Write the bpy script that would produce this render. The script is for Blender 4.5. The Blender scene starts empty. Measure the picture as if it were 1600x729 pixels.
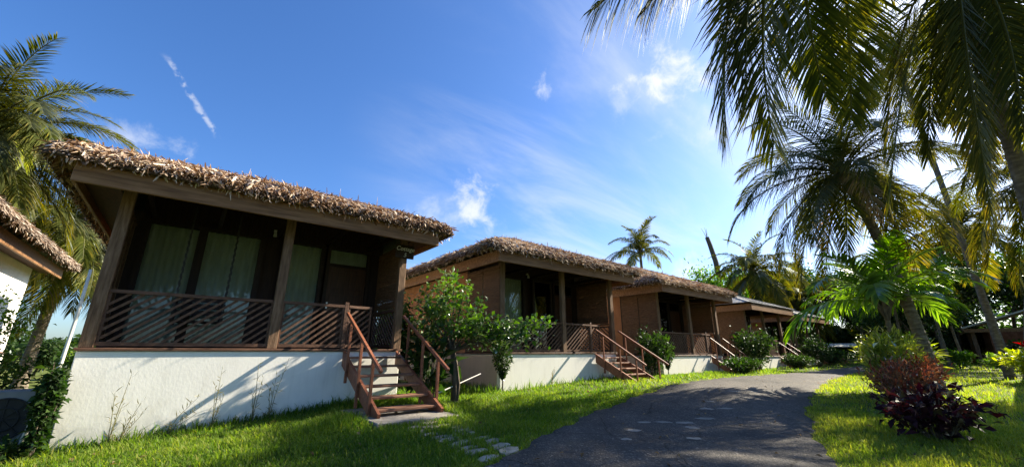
import bpy, math, random
import numpy as np
from mathutils import Vector, Matrix

R = math.radians
SC = bpy.context.scene
COL = SC.collection
rng = np.random.default_rng(7)
random.seed(7)

# ------------------------------------------------------------------ camera, sky, sun
CZ = 1.6
cam = bpy.data.cameras.new('camera')
cam.sensor_width = 36
cam.lens = 620 / 1600 * 36
cam.clip_start = .05
cam.clip_end = 3000
co = bpy.data.objects.new('camera', cam)
COL.objects.link(co)
co.location = (0, 0, CZ)
PITCH = math.atan(185.5 / 620)
co.rotation_euler = (R(90) + PITCH, 0, R(51.4 - 90))
SC.camera = co

SUN_EL, SUN_PHI = R(34), R(10.8)
SV = Vector((math.cos(SUN_PHI) * math.cos(SUN_EL), -math.sin(SUN_PHI) * math.cos(SUN_EL), math.sin(SUN_EL)))
sl = bpy.data.lights.new('sun', 'SUN')
sl.energy = 5.0
sl.angle = R(.53)
sl.color = (1, .91, .74)
so = bpy.data.objects.new('sun', sl)
COL.objects.link(so)
so.rotation_euler = SV.to_track_quat('Z', 'Y').to_euler()

SC.view_settings.view_transform = 'Standard'
SC.view_settings.look = 'None'
SC.view_settings.exposure = 1.6
SC.view_settings.gamma = 1


def pxdir(u, v):                                   # direction of a point of the photographed sky
    f = 620.
    cp, sp = math.cos(PITCH), math.sin(PITCH)
    a, b = (u - 800) / f, (364.5 - v) / f
    x, y, z = a, cp - b * sp, sp + b * cp
    az = R(51.4)
    return Vector((math.sin(az) * x + math.cos(az) * y, -math.cos(az) * x + math.sin(az) * y, z)).normalized()


def make_world():
    w = bpy.data.worlds.new('World')
    SC.world = w
    w.use_nodes = True
    nt = w.node_tree
    N, L = nt.nodes, nt.links
    N.clear()

    def node(t, **k):
        n = N.new(t)
        for a, b in k.items():
            setattr(n, a, b)
        return n

    def math_(op, a, b=None, c=None, clamp=False):
        n = node('ShaderNodeMath', operation=op, use_clamp=clamp)
        for i, v in enumerate((a, b, c)):
            if v is None:
                continue
            if isinstance(v, (int, float)):
                n.inputs[i].default_value = v
            else:
                L.new(v, n.inputs[i])
        return n.outputs[0]

    def dot(v, c):
        n = node('ShaderNodeVectorMath', operation='DOT_PRODUCT')
        L.new(v, n.inputs[0])
        n.inputs[1].default_value = c
        return n.outputs['Value']

    def smooth(x, a, b):
        n = node('ShaderNodeMapRange', interpolation_type='SMOOTHSTEP')
        L.new(x, n.inputs[0])
        n.inputs[1].default_value = a
        n.inputs[2].default_value = b
        return n.outputs[0]

    out = node('ShaderNodeOutputWorld')
    bg = node('ShaderNodeBackground')
    bg.inputs['Strength'].default_value = .062
    sky = node('ShaderNodeTexSky', sky_type='NISHITA')
    sky.sun_disc = False
    sky.sun_elevation = SUN_EL
    sky.sun_rotation = math.atan2(SV.x, SV.y)
    sky.air_density = 1.0
    sky.dust_density = 1.1
    sky.ozone_density = 2.2
    hs = node('ShaderNodeHueSaturation')
    hs.inputs['Saturation'].default_value = 1.2
    hs.inputs['Value'].default_value = 1.0
    L.new(sky.outputs[0], hs.inputs['Color'])
    tn = node('ShaderNodeMix', data_type='RGBA', blend_type='MULTIPLY')
    tn.inputs[0].default_value = 1
    L.new(hs.outputs[0], tn.inputs[6])
    tn.inputs[7].default_value = (.84, 1.0, 1.27, 1)
    tc = node('ShaderNodeTexCoord')
    d = tc.outputs['Generated']

    def noise(vec, scale, detail=7, rough=.6, dist=0):
        n = node('ShaderNodeTexNoise')
        L.new(vec, n.inputs['Vector'])
        n.inputs['Scale'].default_value = scale
        n.inputs['Detail'].default_value = detail
        n.inputs['Roughness'].default_value = rough
        n.inputs['Distortion'].default_value = dist
        return n.outputs[0]

    fine = noise(d, 16, 9, .62, .3)
    fac = None
    for (u, v, rx, ry, amp, gain, strength) in (
            (1048, 122, .125, .08, 1.25, .6, .95), (742, 328, .075, .1, 1.2, .6, .8), (705, 338, .15, .06, 1.4, .9, .5),
            (853, 138, .03, .04, 1.7, .7, .55), (228, 222, .09, .03, 1.6, .8, .5), (1085, 418, .07, .05, 1.6, .7, .6),
            (975, 165, .05, .05, 1.8, .9, .3), (1180, 170, .2, .12, 1.6, 1.2, .5)):
        c = pxdir(u, v)
        rt = c.cross(Vector((0, 0, 1))).normalized()
        up = rt.cross(c)
        a = math_('DIVIDE', dot(d, rt), rx)
        b = math_('DIVIDE', math_('SUBTRACT', dot(d, up), 0.0), ry)
        front = smooth(dot(d, c), .5, .7)
        r = math_('SQRT', math_('ADD', math_('MULTIPLY', a, a), math_('MULTIPLY', b, b)))
        val = math_('ADD', math_('SUBTRACT', .85, r), math_('MULTIPLY', math_('SUBTRACT', fine, .5), amp * 2.2))
        m = math_('MULTIPLY', math_('MULTIPLY', smooth(val, 0, gain * 1.6), front), strength)
        fac = m if fac is None else math_('MAXIMUM', fac, m)
    # contrail
    d1, d2 = pxdir(264, 95), pxdir(336, 208)
    n0 = d1.cross(d2).normalized()
    mid = (d1 + d2).normalized()
    tg = n0.cross(mid)
    wob = math_('MULTIPLY', math_('SUBTRACT', noise(d, 34, 4, .6), .5), .016)
    off = math_('ABSOLUTE', math_('ADD', dot(d, n0), wob))
    al = dot(d, tg)
    half = math.acos(max(-1, min(1, d1.dot(d2)))) / 2
    along = math_('SUBTRACT', 1, smooth(math_('ABSOLUTE', al), half * .8, half * 1.25))
    wid = math_('SUBTRACT', 1, smooth(off, .0006, .0068))
    brk = smooth(noise(d, 60, 4, .6), .36, .6)
    ct = math_('MULTIPLY', math_('MULTIPLY', math_('MULTIPLY', along, wid), brk), smooth(dot(d, mid), .8, .9))
    fac = math_('MAXIMUM', fac, math_('MULTIPLY', ct, .4))
    # cirrus veil
    sep = node('ShaderNodeSeparateXYZ')
    L.new(d, sep.inputs[0])
    z = math_('ADD', math_('MAXIMUM', sep.outputs[2], 0), .12)
    cmb = node('ShaderNodeCombineXYZ')
    L.new(math_('DIVIDE', sep.outputs[0], z), cmb.inputs[0])
    L.new(math_('DIVIDE', sep.outputs[1], z), cmb.inputs[1])
    mp = node('ShaderNodeMapping')
    mp.inputs['Rotation'].default_value = (0, 0, R(-28))
    mp.inputs['Scale'].default_value = (.55, 1.5, 1)
    L.new(cmb.outputs[0], mp.inputs[0])
    ci = noise(mp.outputs[0], 1.3, 10, .6, .5)
    reg = smooth(dot(d, pxdir(1010, 330)), .72, .97)
    ci = math_('MULTIPLY', math_('MULTIPLY', smooth(ci, .38, .8), reg), .5)
    fac = math_('ADD', fac, math_('MULTIPLY', ci, math_('SUBTRACT', 1, fac)), clamp=True)
    mx = node('ShaderNodeMix', data_type='RGBA')
    L.new(fac, mx.inputs[0])
    L.new(tn.outputs[2], mx.inputs[6])
    mx.inputs[7].default_value = (5.9, 6.0, 6.1, 1)
    L.new(mx.outputs[2], bg.inputs[0])
    L.new(bg.outputs[0], out.inputs[0])


make_world()

# ------------------------------------------------------------------ materials


def mat(name, cols, scale=5, stretch=(1, 1, 1), rough=.7, bump=0., bscale=None, detail=6, spec=.3, rand=0., metallic=0., lo=.3, hi=.7):
    m = bpy.data.materials.new(name)
    m.use_nodes = True
    nt = m.node_tree
    N, L = nt.nodes, nt.links
    b = N['Principled BSDF']
    b.inputs['Roughness'].default_value = rough
    b.inputs['Specular IOR Level'].default_value = spec
    b.inputs['Metallic'].default_value = metallic
    tc = N.new('ShaderNodeTexCoord')
    mp = N.new('ShaderNodeMapping')
    mp.inputs['Scale'].default_value = stretch
    L.new(tc.outputs['Object'], mp.inputs[0])
    if rand:
        oi = N.new('ShaderNodeObjectInfo')
        ml = N.new('ShaderNodeMath')
        ml.operation = 'MULTIPLY'
        ml.inputs[1].default_value = 40
        L.new(oi.outputs['Random'], ml.inputs[0])
        L.new(ml.outputs[0], mp.inputs['Location'])
    no = N.new('ShaderNodeTexNoise')
    no.inputs['Scale'].default_value = scale
    no.inputs['Detail'].default_value = detail
    no.inputs['Roughness'].default_value = .62
    L.new(mp.outputs[0], no.inputs['Vector'])
    cr = N.new('ShaderNodeValToRGB')
    cr.color_ramp.elements[0].position = lo
    cr.color_ramp.elements[1].position = hi
    cr.color_ramp.elements[0].color = (*cols[0], 1)
    cr.color_ramp.elements[1].color = (*cols[-1], 1)
    for i, c in enumerate(cols[1:-1]):
        e = cr.color_ramp.elements.new(lo + (hi - lo) * (i + 1) / (len(cols) - 1))
        e.color = (*c, 1)
    L.new(no.outputs[0], cr.inputs[0])
    L.new(cr.outputs[0], b.inputs['Base Color'])
    if bump:
        n2 = N.new('ShaderNodeTexNoise')
        n2.inputs['Scale'].default_value = bscale or scale * 4
        n2.inputs['Detail'].default_value = 6
        L.new(mp.outputs[0], n2.inputs['Vector'])
        bp = N.new('ShaderNodeBump')
        bp.inputs['Strength'].default_value = bump
        bp.inputs['Distance'].default_value = .02
        L.new(n2.outputs[0], bp.inputs['Height'])
        L.new(bp.outputs[0], b.inputs['Normal'])
    return m


def leafmat(name, cols, trans=.4, tcol=(.35, .45, .05), rough=.45, gloss=.12, vary=.12):
    """leaf: colour from the per-vertex tint, light passing through"""
    m = bpy.data.materials.new(name)
    m.use_nodes = True
    nt = m.node_tree
    N, L = nt.nodes, nt.links
    N.clear()
    o = N.new('ShaderNodeOutputMaterial')
    at = N.new('ShaderNodeAttribute')
    at.attribute_name = 'tint'
    cr = N.new('ShaderNodeValToRGB')
    k = len(cols)
    cr.color_ramp.elements[0].color = (*cols[0], 1)
    cr.color_ramp.elements[1].color = (*cols[-1], 1)
    for i, c in enumerate(cols[1:-1]):
        e = cr.color_ramp.elements.new((i + 1) / (k - 1))
        e.color = (*c, 1)
    L.new(at.outputs['Fac'], cr.inputs[0])
    df = N.new('ShaderNodeBsdfDiffuse')
    oi = N.new('ShaderNodeObjectInfo')
    mr = N.new('ShaderNodeMapRange')
    mr.inputs[3].default_value = 1 - vary
    mr.inputs[4].default_value = 1 + vary
    L.new(oi.outputs['Random'], mr.inputs[0])
    hv = N.new('ShaderNodeHueSaturation')
    L.new(mr.outputs[0], hv.inputs['Value'])
    L.new(mr.outputs[0], hv.inputs['Saturation'])
    L.new(cr.outputs[0], hv.inputs['Color'])
    cr = hv
    L.new(cr.outputs[0], df.inputs[0])
    tr = N.new('ShaderNodeBsdfTranslucent')
    mc = N.new('ShaderNodeMix')
    mc.data_type = 'RGBA'
    mc.blend_type = 'MULTIPLY'
    mc.inputs[0].default_value = 1
    L.new(cr.outputs[0], mc.inputs[6])
    mc.inputs[7].default_value = (*[t * 6 for t in tcol], 1)
    L.new(mc.outputs[2], tr.inputs[0])
    m1 = N.new('ShaderNodeMixShader')
    m1.inputs[0].default_value = trans
    L.new(df.outputs[0], m1.inputs[1])
    L.new(tr.outputs[0], m1.inputs[2])
    gl = N.new('ShaderNodeBsdfGlossy')
    gl.inputs['Roughness'].default_value = rough
    gl.inputs[0].default_value = (.9, .95, .9, 1)
    fr = N.new('ShaderNodeLayerWeight')
    fr.inputs[0].default_value = .25
    ml = N.new('ShaderNodeMath')
    ml.operation = 'MULTIPLY'
    ml.inputs[1].default_value = gloss * 2.5
    L.new(fr.outputs['Fresnel'], ml.inputs[0])
    m2 = N.new('ShaderNodeMixShader')
    L.new(ml.outputs[0], m2.inputs[0])
    L.new(m1.outputs[0], m2.inputs[1])
    L.new(gl.outputs[0], m2.inputs[2])
    L.new(m2.outputs[0], o.inputs[0])
    return m


def glassmat():
    m = bpy.data.materials.new('window glass')
    m.use_nodes = True
    nt = m.node_tree
    N, L = nt.nodes, nt.links
    N.clear()
    o = N.new('ShaderNodeOutputMaterial')
    t = N.new('ShaderNodeBsdfTransparent')
    t.inputs[0].default_value = (.86, .9, .87, 1)
    g = N.new('ShaderNodeBsdfGlossy')
    g.inputs['Roughness'].default_value = .012
    fr = N.new('ShaderNodeFresnel')
    fr.inputs['IOR'].default_value = 1.48
    mx = N.new('ShaderNodeMixShader')
    L.new(fr.outputs[0], mx.inputs[0])
    L.new(t.outputs[0], mx.inputs[1])
    L.new(g.outputs[0], mx.inputs[2])
    L.new(mx.outputs[0], o.inputs[0])
    return m


M = {}
M['post'] = mat('weathered post wood', [(.085, .047, .024), (.18, .102, .055), (.28, .175, .105)], 4, (6, 6, .6), .75, .5, 14, rand=1)
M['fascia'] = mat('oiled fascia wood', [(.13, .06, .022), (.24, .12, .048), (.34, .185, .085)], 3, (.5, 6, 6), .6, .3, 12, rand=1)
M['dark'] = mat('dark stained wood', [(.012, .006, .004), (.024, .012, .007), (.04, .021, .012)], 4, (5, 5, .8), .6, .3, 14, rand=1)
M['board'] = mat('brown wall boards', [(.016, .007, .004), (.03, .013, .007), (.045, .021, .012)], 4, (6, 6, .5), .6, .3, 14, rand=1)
M['slat'] = mat('railing slat wood', [(.07, .034, .019), (.12, .06, .034), (.18, .1, .062)], 5, (3, 3, 3), .65, .3, 20, rand=1)
M['rail'] = mat('railing wood', [(.07, .034, .02), (.12, .06, .035), (.17, .09, .055)], 5, (1, 5, 5), .6, .3, 20, rand=1)
M['red'] = mat('red brown paint', [(.15, .048, .022), (.24, .082, .038), (.31, .12, .062)], 6, (2, 2, 2), .5, .25, 30, spec=.4, rand=1)
M['tread'] = mat('worn tread wood', [(.14, .055, .03), (.24, .115, .065), (.33, .18, .11)], 5, (.8, 6, 6), .6, .3, 20, rand=1)


def plaster(name, base, dirt, splash):
    m = mat(name, [dirt, base, tuple(min(1, c * 1.05) for c in base)], 2.2, (1, 1, .6), .85, .1, 30, lo=.25, hi=.6)
    nt = m.node_tree
    N, L = nt.nodes, nt.links
    b = N['Principled BSDF']
    old = b.inputs['Base Color'].links[0].from_socket
    tc = N.new('ShaderNodeTexCoord')
    n1 = N.new('ShaderNodeTexNoise')                # streaks running down
    mp = N.new('ShaderNodeMapping')
    mp.inputs['Scale'].default_value = (9, 9, .5)
    L.new(tc.outputs['Object'], mp.inputs[0])
    L.new(mp.outputs[0], n1.inputs['Vector'])
    n1.inputs['Scale'].default_value = 1.6
    n1.inputs['Detail'].default_value = 5
    r1 = N.new('ShaderNodeMapRange')
    r1.inputs[1].default_value = .55
    r1.inputs[2].default_value = .8
    r1.inputs[4].default_value = .16
    L.new(n1.outputs[0], r1.inputs[0])
    n2 = N.new('ShaderNodeTexNoise')                # soil splashed up at the foot
    n2.inputs['Scale'].default_value = 7
    n2.inputs['Detail'].default_value = 6
    L.new(tc.outputs['Object'], n2.inputs['Vector'])
    sp = N.new('ShaderNodeSeparateXYZ')
    L.new(tc.outputs['Object'], sp.inputs[0])
    ad = N.new('ShaderNodeMath')
    ad.operation = 'MULTIPLY_ADD'
    ad.inputs[1].default_value = .55
    L.new(n2.outputs[0], ad.inputs[0])
    L.new(sp.outputs[2], ad.inputs[2])
    r2 = N.new('ShaderNodeMapRange')
    r2.inputs[1].default_value = splash + .62
    r2.inputs[2].default_value = splash + .05
    r2.inputs[4].default_value = .8
    L.new(ad.outputs[0], r2.inputs[0])
    mx = N.new('ShaderNodeMath')
    mx.operation = 'MAXIMUM'
    L.new(r1.outputs[0], mx.inputs[0])
    L.new(r2.outputs[0], mx.inputs[1])
    mc = N.new('ShaderNodeMix')
    mc.data_type = 'RGBA'
    L.new(mx.outputs[0], mc.inputs[0])
    L.new(old, mc.inputs[6])
    mc.inputs[7].default_value = (*[c * .5 for c in dirt], 1)
    L.new(mc.outputs[2], b.inputs['Base Color'])
    return m


M['white'] = plaster('white plaster', (.86, .83, .75), (.74, .7, .6), -1.32)
M['beige'] = plaster('beige bounce plaster', (.56, .43, .32), (.45, .34, .25), -1.2)  # white plaster with side shade and orange bounce put into the base colour
M['orange'] = mat('orange brown wall paint', [(.28, .115, .045), (.36, .155, .065), (.42, .19, .085)], 3, (1, 1, .6), .8, .2, 25, rand=1)
M['sheet'] = mat('green roof sheet', [(.05, .06, .038), (.08, .09, .06), (.11, .12, .08)], 3, (.4, 3, 3), .55, .15, 20)
M['metal'] = mat('pale roof sheet', [(.16, .15, .13), (.26, .25, .225), (.36, .345, .31)], 2.5, (1, 1, 1), .5, .1, 20, metallic=.2)
M['hutmetal'] = mat('pale painted roof sheet', [(.38, .36, .31), (.48, .46, .4), (.55, .53, .47)], 2.5, (1, 1, 1), .6, .1, 20)
M['thatchbase'] = mat('matted thatch', [(.035, .022, .013), (.08, .05, .03), (.13, .085, .05)], 9, (1, 1, 1), .95, .8, 40)
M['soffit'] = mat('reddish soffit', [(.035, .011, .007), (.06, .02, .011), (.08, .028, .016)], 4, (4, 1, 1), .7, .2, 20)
M['curtain'] = mat('pale curtain cloth', [(.4, .4, .34), (.52, .51, .44), (.62, .61, .53)], 5, (2, 2, .4), .9, .1, 30, rand=1)
M['glass'] = glassmat()
M['steel'] = mat('brushed steel', [(.5, .5, .48), (.6, .6, .58)], 12, rough=.3, metallic=.9)
M['door'] = mat('polished door wood', [(.035, .013, .006), (.06, .024, .011), (.09, .038, .018)], 3.5, (7, 7, .7), .42, .2, 12)
M['pale'] = mat('pale plastic', [(.6, .58, .52), (.72, .7, .64)], 6, rough=.6, bump=.1)
M['blind'] = mat('split bamboo', [(.055, .025, .011), (.14, .07, .032), (.24, .135, .068)], 6, (1.2, 1.2, 16), .75, .4, 30, rand=1)
M['cord'] = mat('blind cord', [(.2, .14, .08), (.3, .22, .14)], 10, rough=.9)
M['chain'] = mat('dark chain iron', [(.03, .028, .025), (.07, .06, .05)], 20, rough=.5, metallic=.6)
M['acgrey'] = mat('grey enamel', [(.16, .165, .17), (.22, .225, .23)], 4, rough=.5, bump=.05)
M['acdark'] = mat('black grille', [(.012, .012, .012), (.03, .03, .03)], 10, rough=.6)
M['concrete'] = mat('old concrete', [(.17, .15, .12), (.26, .23, .185), (.35, .31, .25)], 4, (1, 1, 1), .9, .5, 30, rand=1)
M['stone'] = mat('pale paving stone', [(.2, .17, .12), (.32, .28, .2), (.44, .39, .3)], 6, (1, 1, 1), .9, .5, 30, rand=1)
M['rock'] = mat('grey boulder', [(.06, .06, .055), (.13, .125, .115), (.2, .19, .175)], 3, (1, 1, 1), .9, .8, 12)
M['trunk'] = mat('palm trunk bark', [(.07, .052, .035), (.15, .12, .085), (.25, .21, .155)], 3, (1.5, 1.5, 5), .9, .7, 18, rand=1)
M['bark'] = mat('tree bark', [(.05, .036, .024), (.11, .085, .06), (.18, .145, .105)], 4, (3, 3, .8), .9, .8, 16, rand=1)
M['stem'] = mat('green stem', [(.1, .1, .04), (.18, .17, .08)], 6, rough=.7)
M['brick'] = mat('reddish hut wall', [(.14, .05, .025), (.22, .085, .045), (.28, .12, .07)], 4, rough=.85, bump=.3)
M['redpaint'] = mat('bright red paint', [(.35, .02, .015), (.45, .035, .025)], 3, rough=.5)

M['frond'] = leafmat('palm leaflets', [(.026, .033, .009), (.045, .057, .013), (.078, .09, .02), (.19, .15, .03)], .38, (.45, .39, .05), .5, .03)
M['frondfresh'] = leafmat('fresh palm leaflets', [(.05, .09, .012), (.085, .15, .02), (.13, .2, .03), (.2, .22, .04)], .46, (.4, .46, .05), .4, .07)
M['fronddry'] = leafmat('dry palm leaflets', [(.1, .06, .025), (.18, .12, .05), (.28, .2, .09), (.34, .26, .12)], .35, (.3, .22, .1), .6, .05)
M['rachis'] = mat('leaf rib', [(.1, .1, .03), (.2, .18, .06)], 5, rough=.5)
M['thatch'] = leafmat('dry thatch leaves', [(.05, .024, .012), (.17, .09, .047), (.34, .225, .14), (.52, .4, .29), (.72, .63, .52)], .12, (.2, .15, .09), .7, .03)
M['grass'] = leafmat('grass blades', [(.044, .082, .016), (.085, .142, .025), (.165, .21, .04), (.29, .27, .08)], .5, (.35, .4, .065), .45, .08)
M['leaf'] = leafmat('green leaves', [(.025, .055, .01), (.06, .11, .018), (.12, .18, .035), (.22, .25, .08)], .42, (.32, .42, .05), .5, .08)
M['leafshine'] = leafmat('shiny green leaves', [(.025, .055, .01), (.06, .11, .018), (.12, .18, .035), (.24, .28, .1)], .38, (.32, .42, .05), .34, .3)
M['leafdark'] = leafmat('dark glossy leaves', [(.01, .022, .007), (.02, .042, .011), (.036, .066, .017), (.06, .09, .025)], .28, (.3, .4, .06), .45, .09)
M['croton'] = leafmat('red brown croton leaves', [(.06, .018, .013), (.15, .05, .03), (.25, .1, .055), (.34, .19, .11)], .45, (.36, .22, .12), .4, .15)
M['purple'] = leafmat('dark purple leaves', [(.01, .004, .006), (.022, .007, .011), (.042, .011, .016), (.075, .024, .028)], .2, (.3, .1, .12), .35, .1)
M['yellow'] = leafmat('yellow green croton leaves', [(.09, .13, .015), (.2, .24, .025), (.33, .34, .04), (.42, .4, .06)], .42, (.3, .32, .05), .4, .15)
M['flower'] = leafmat('red bracts', [(.22, .012, .012), (.32, .018, .018), (.4, .04, .03)], .35, (.4, .06, .05), .5, .1)
M['weed'] = leafmat('straw stalks', [(.1, .1, .035), (.16, .14, .055), (.26, .2, .1)], .3, (.3, .3, .1), .6, .05)

# ------------------------------------------------------------------ building helpers


def tag(o, label=None, cat=None, group=None, kind=None):
    if label: o['label'] = label
    if cat: o['category'] = cat
    if group: o['group'] = group
    if kind: o['kind'] = kind
    return o


def empty(name, loc, rz=0., label=None, cat=None, group=None):
    o = bpy.data.objects.new(name, None)
    COL.objects.link(o)
    o.location = loc
    o.rotation_euler = (0, 0, rz)
    o.empty_display_size = .2
    return tag(o, label, cat, group)


def place(name, me, parent=None, loc=None, rot=None, kind=None):
    o = bpy.data.objects.new(name, me)
    COL.objects.link(o)
    if parent: o.parent = parent
    if loc is not None: o.location = loc
    if rot is not None: o.rotation_euler = rot
    if kind: o['kind'] = kind
    return o


def copy_tree(o, parent=None):
    c = o.copy()
    COL.objects.link(c)
    c.parent = parent
    for ch in CH.get(o.name, ()):
        copy_tree(ch, c)
    return c


CH = {}


def index_children():
    CH.clear()
    for o in bpy.data.objects:
        if o.parent:
            CH.setdefault(o.parent.name, []).append(o)


def tri_mesh(name, V, T, m, tint=None, smooth=False):
    V = np.ascontiguousarray(V, dtype=np.float32).reshape(-1, 3)
    T = np.ascontiguousarray(T, dtype=np.int32).reshape(-1, 3)
    me = bpy.data.meshes.new(name)
    me.vertices.add(len(V))
    me.vertices.foreach_set('co', V.ravel())
    me.loops.add(len(T) * 3)
    me.loops.foreach_set('vertex_index', T.ravel())
    me.polygons.add(len(T))
    me.polygons.foreach_set('loop_start', np.arange(0, len(T) * 3, 3, dtype=np.int32))
    if smooth:
        me.polygons.foreach_set('use_smooth', np.ones(len(T), dtype=bool))
    me.update(calc_edges=True)
    if tint is not None:
        a = me.attributes.new('tint', 'FLOAT', 'POINT')
        a.data.foreach_set('value', np.ascontiguousarray(tint, dtype=np.float32))
    me.materials.append(m)
    return me


class MB:
    def __init__(s):
        s.v, s.f = [], []

    def add(s, vs, fs):
        k = len(s.v)
        s.v += [tuple(v) for v in vs]
        s.f += [tuple(i + k for i in f) for f in fs]
        return s

    def box(s, x0, x1, y0, y1, z0, z1):
        return s.add([(x, y, z) for z in (z0, z1) for y in (y0, y1) for x in (x0, x1)],
                     [(0, 2, 3, 1), (4, 5, 7, 6), (0, 1, 5, 4), (2, 6, 7, 3), (0, 4, 6, 2), (1, 3, 7, 5)])

    def beam(s, a, b, w, h, up=(0, 0, 1)):
        a, b = Vector(a), Vector(b)
        d = (b - a).normalized()
        up = Vector(up)
        if abs(d.dot(up)) > .98: up = Vector((0, 1, 0))
        x = d.cross(up).normalized() * (w / 2)
        y = x.cross(d).normalized() * (h / 2)
        vs = [p + sx * x + sy * y for p in (a, b) for sx, sy in ((-1, -1), (1, -1), (1, 1), (-1, 1))]
        return s.add(vs, [(0, 1, 2, 3), (7, 6, 5, 4), (0, 4, 5, 1), (1, 5, 6, 2), (2, 6, 7, 3), (3, 7, 4, 0)])

    def tube(s, pts, rad, n=8, cap=True):
        pts = [Vector(p) for p in pts]
        if not hasattr(rad, '__len__'): rad = [rad] * len(pts)
        k = len(s.v)
        ref = Vector((.31, .17, .93)) if abs((pts[-1] - pts[0]).normalized().z) < .9 else Vector((1, 0, 0))
        for i, p in enumerate(pts):
            d = (pts[min(i + 1, len(pts) - 1)] - pts[max(i - 1, 0)]).normalized()
            x = d.cross(ref).normalized()
            y = d.cross(x)
            for j in range(n):
                t = 2 * math.pi * j / n
                s.v.append(tuple(p + rad[i] * (math.cos(t) * x + math.sin(t) * y)))
        for i in range(len(pts) - 1):
            for j in range(n):
                a, b = k + i * n + j, k + i * n + (j + 1) % n
                s.f.append((a, b, b + n, a + n))
        if cap:
            s.f.append(tuple(k + j for j in reversed(range(n))))
            e = k + (len(pts) - 1) * n
            s.f.append(tuple(e + j for j in range(n)))
        return s

    def mesh(s, name, m, smooth=False, bevel=0.):
        me = bpy.data.meshes.new(name)
        me.from_pydata(s.v, [], s.f)
        if bevel:
            import bmesh
            bm = bmesh.new()
            bm.from_mesh(me)
            bmesh.ops.recalc_face_normals(bm, faces=bm.faces)
            bmesh.ops.bevel(bm, geom=bm.edges[:], offset=bevel, segments=1, affect='EDGES', clamp_overlap=True)
            bm.to_mesh(me)
            bm.free()
        if smooth:
            me.polygons.foreach_set('use_smooth', [True] * len(me.polygons))
        me.materials.append(m)
        me.update()
        return me

    def build(s, name, m, parent=None, loc=None, smooth=False, bevel=0., kind=None):
        return place(name, s.mesh(name, m, smooth, bevel), parent, loc, None, kind)


def nrm(a):
    return a / np.maximum(np.linalg.norm(a, axis=-1, keepdims=True), 1e-9)


def leaves(P, D, Nn, Ln, W, tint, fold=.25, curl=.15, shape=0):
    """simple leaves: P base, D direction, Nn normal; 5 vertices, 4 triangles each"""
    n = len(P)
    D = nrm(D)
    S = nrm(np.cross(D, Nn))
    Nn = np.cross(S, D)
    Ln, W = np.broadcast_to(Ln, n)[:, None], np.broadcast_to(W, n)[:, None]
    mid = P + D * Ln * .5
    V = np.empty((n, 5, 3))
    V[:, 0] = P
    V[:, 1] = mid + S * W * .5 + Nn * W * fold
    V[:, 2] = mid
    V[:, 3] = mid - S * W * .5 + Nn * W * fold
    V[:, 4] = P + D * Ln - Nn * Ln * curl
    T = np.array([(0, 1, 2), (0, 2, 3), (1, 4, 2), (2, 4, 3)])
    T = (np.arange(n)[:, None, None] * 5 + T[None]).reshape(-1, 3)
    return V.reshape(-1, 3), T, np.repeat(np.broadcast_to(tint, n), 5)


def strips(P, D, Nn, Ln, W, tint, curl):
    """long dry leaves: three rows, 6 vertices, 4 triangles each"""
    n = len(P)
    D = nrm(D)
    S = nrm(np.cross(D, Nn))
    Nn = np.cross(S, D)
    Ln, W, curl = (np.broadcast_to(a, n)[:, None] for a in (Ln, W, curl))
    V = np.empty((n, 6, 3))
    for k, (s, w) in enumerate(((0, .6), (.55, 1.), (1., .25))):
        c = P + D * Ln * s + Nn * Ln * curl * (s * s)
        V[:, 2 * k] = c + S * W * .5 * w
        V[:, 2 * k + 1] = c - S * W * .5 * w + Nn * W * .2
    T = np.array([(0, 1, 3), (0, 3, 2), (2, 3, 5), (2, 5, 4)])
    T = (np.arange(n)[:, None, None] * 6 + T[None]).reshape(-1, 3)
    return V.reshape(-1, 3), T, np.repeat(np.broadcast_to(tint, n), 6)


def join(parts):
    V, T, t, k = [], [], [], 0
    for a, b, c in parts:
        V.append(a); T.append(b + k); t.append(c); k += len(a)
    return np.concatenate(V), np.concatenate(T), np.concatenate(t)


# ------------------------------------------------------------------ ground
SX = [-60, -20, -8, -1.3, 2.6, 7, 11, 15, 20, 30, 45, 80]
SZ = [-.1, .0, .06, .16, .53, .58, .76, .75, .75, .78, .85, .9]


def smoothf(a, b, x):
    t = np.clip((np.asarray(x, float) - a) / (b - a), 0, 1)
    return t * t * (3 - 2 * t)


def gz(x, y):
    x, y = np.asarray(x, float), np.asarray(y, float)
    return np.interp(x, SX, SZ) - .06 * (1 - .8 * smoothf(14, 30, x)) * np.clip(7 - y, 0, 9)


ROAD_L = [(-8, .6), (0, 3.0), (3.01, 4.0), (3.72, 4.27), (4.49, 4.58), (5.84, 5.14), (7.21, 5.55), (8.89, 5.95), (10.6, 6.3), (13.4, 6.75), (16, 6.9), (18.2, 6.75),
          (22.3, 6.55), (26, 6.5), (40, 7.0), (60, 7.5)]
ROAD_R = [(-8, -3.4), (0, -.3), (3, .9), (6.4, 1.87), (7.6, 2.32), (9.4, 2.94), (11.4, 3.44), (15.1, 4.2), (18.5, 4.75), (22, 5.05), (28, 5.2), (40, 5.4), (60, 5.6)]
LX, LY = np.array(ROAD_L).T
RX, RY = np.array(ROAD_R).T


def edge_wob(x, ph):
    return .05 * np.sin(x * 3.1 + ph) + .035 * np.sin(x * 7.7 + 2 * ph) + .02 * np.sin(x * 17.3 + ph * 3)


def road_l(x): return np.interp(x, LX, LY) + .2 * smoothf(16, 6, x) + edge_wob(x, .4)
def road_r(x): return np.interp(x, RX, RY) - .1 * smoothf(18, 6, x) + edge_wob(x, 2.1)


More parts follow.
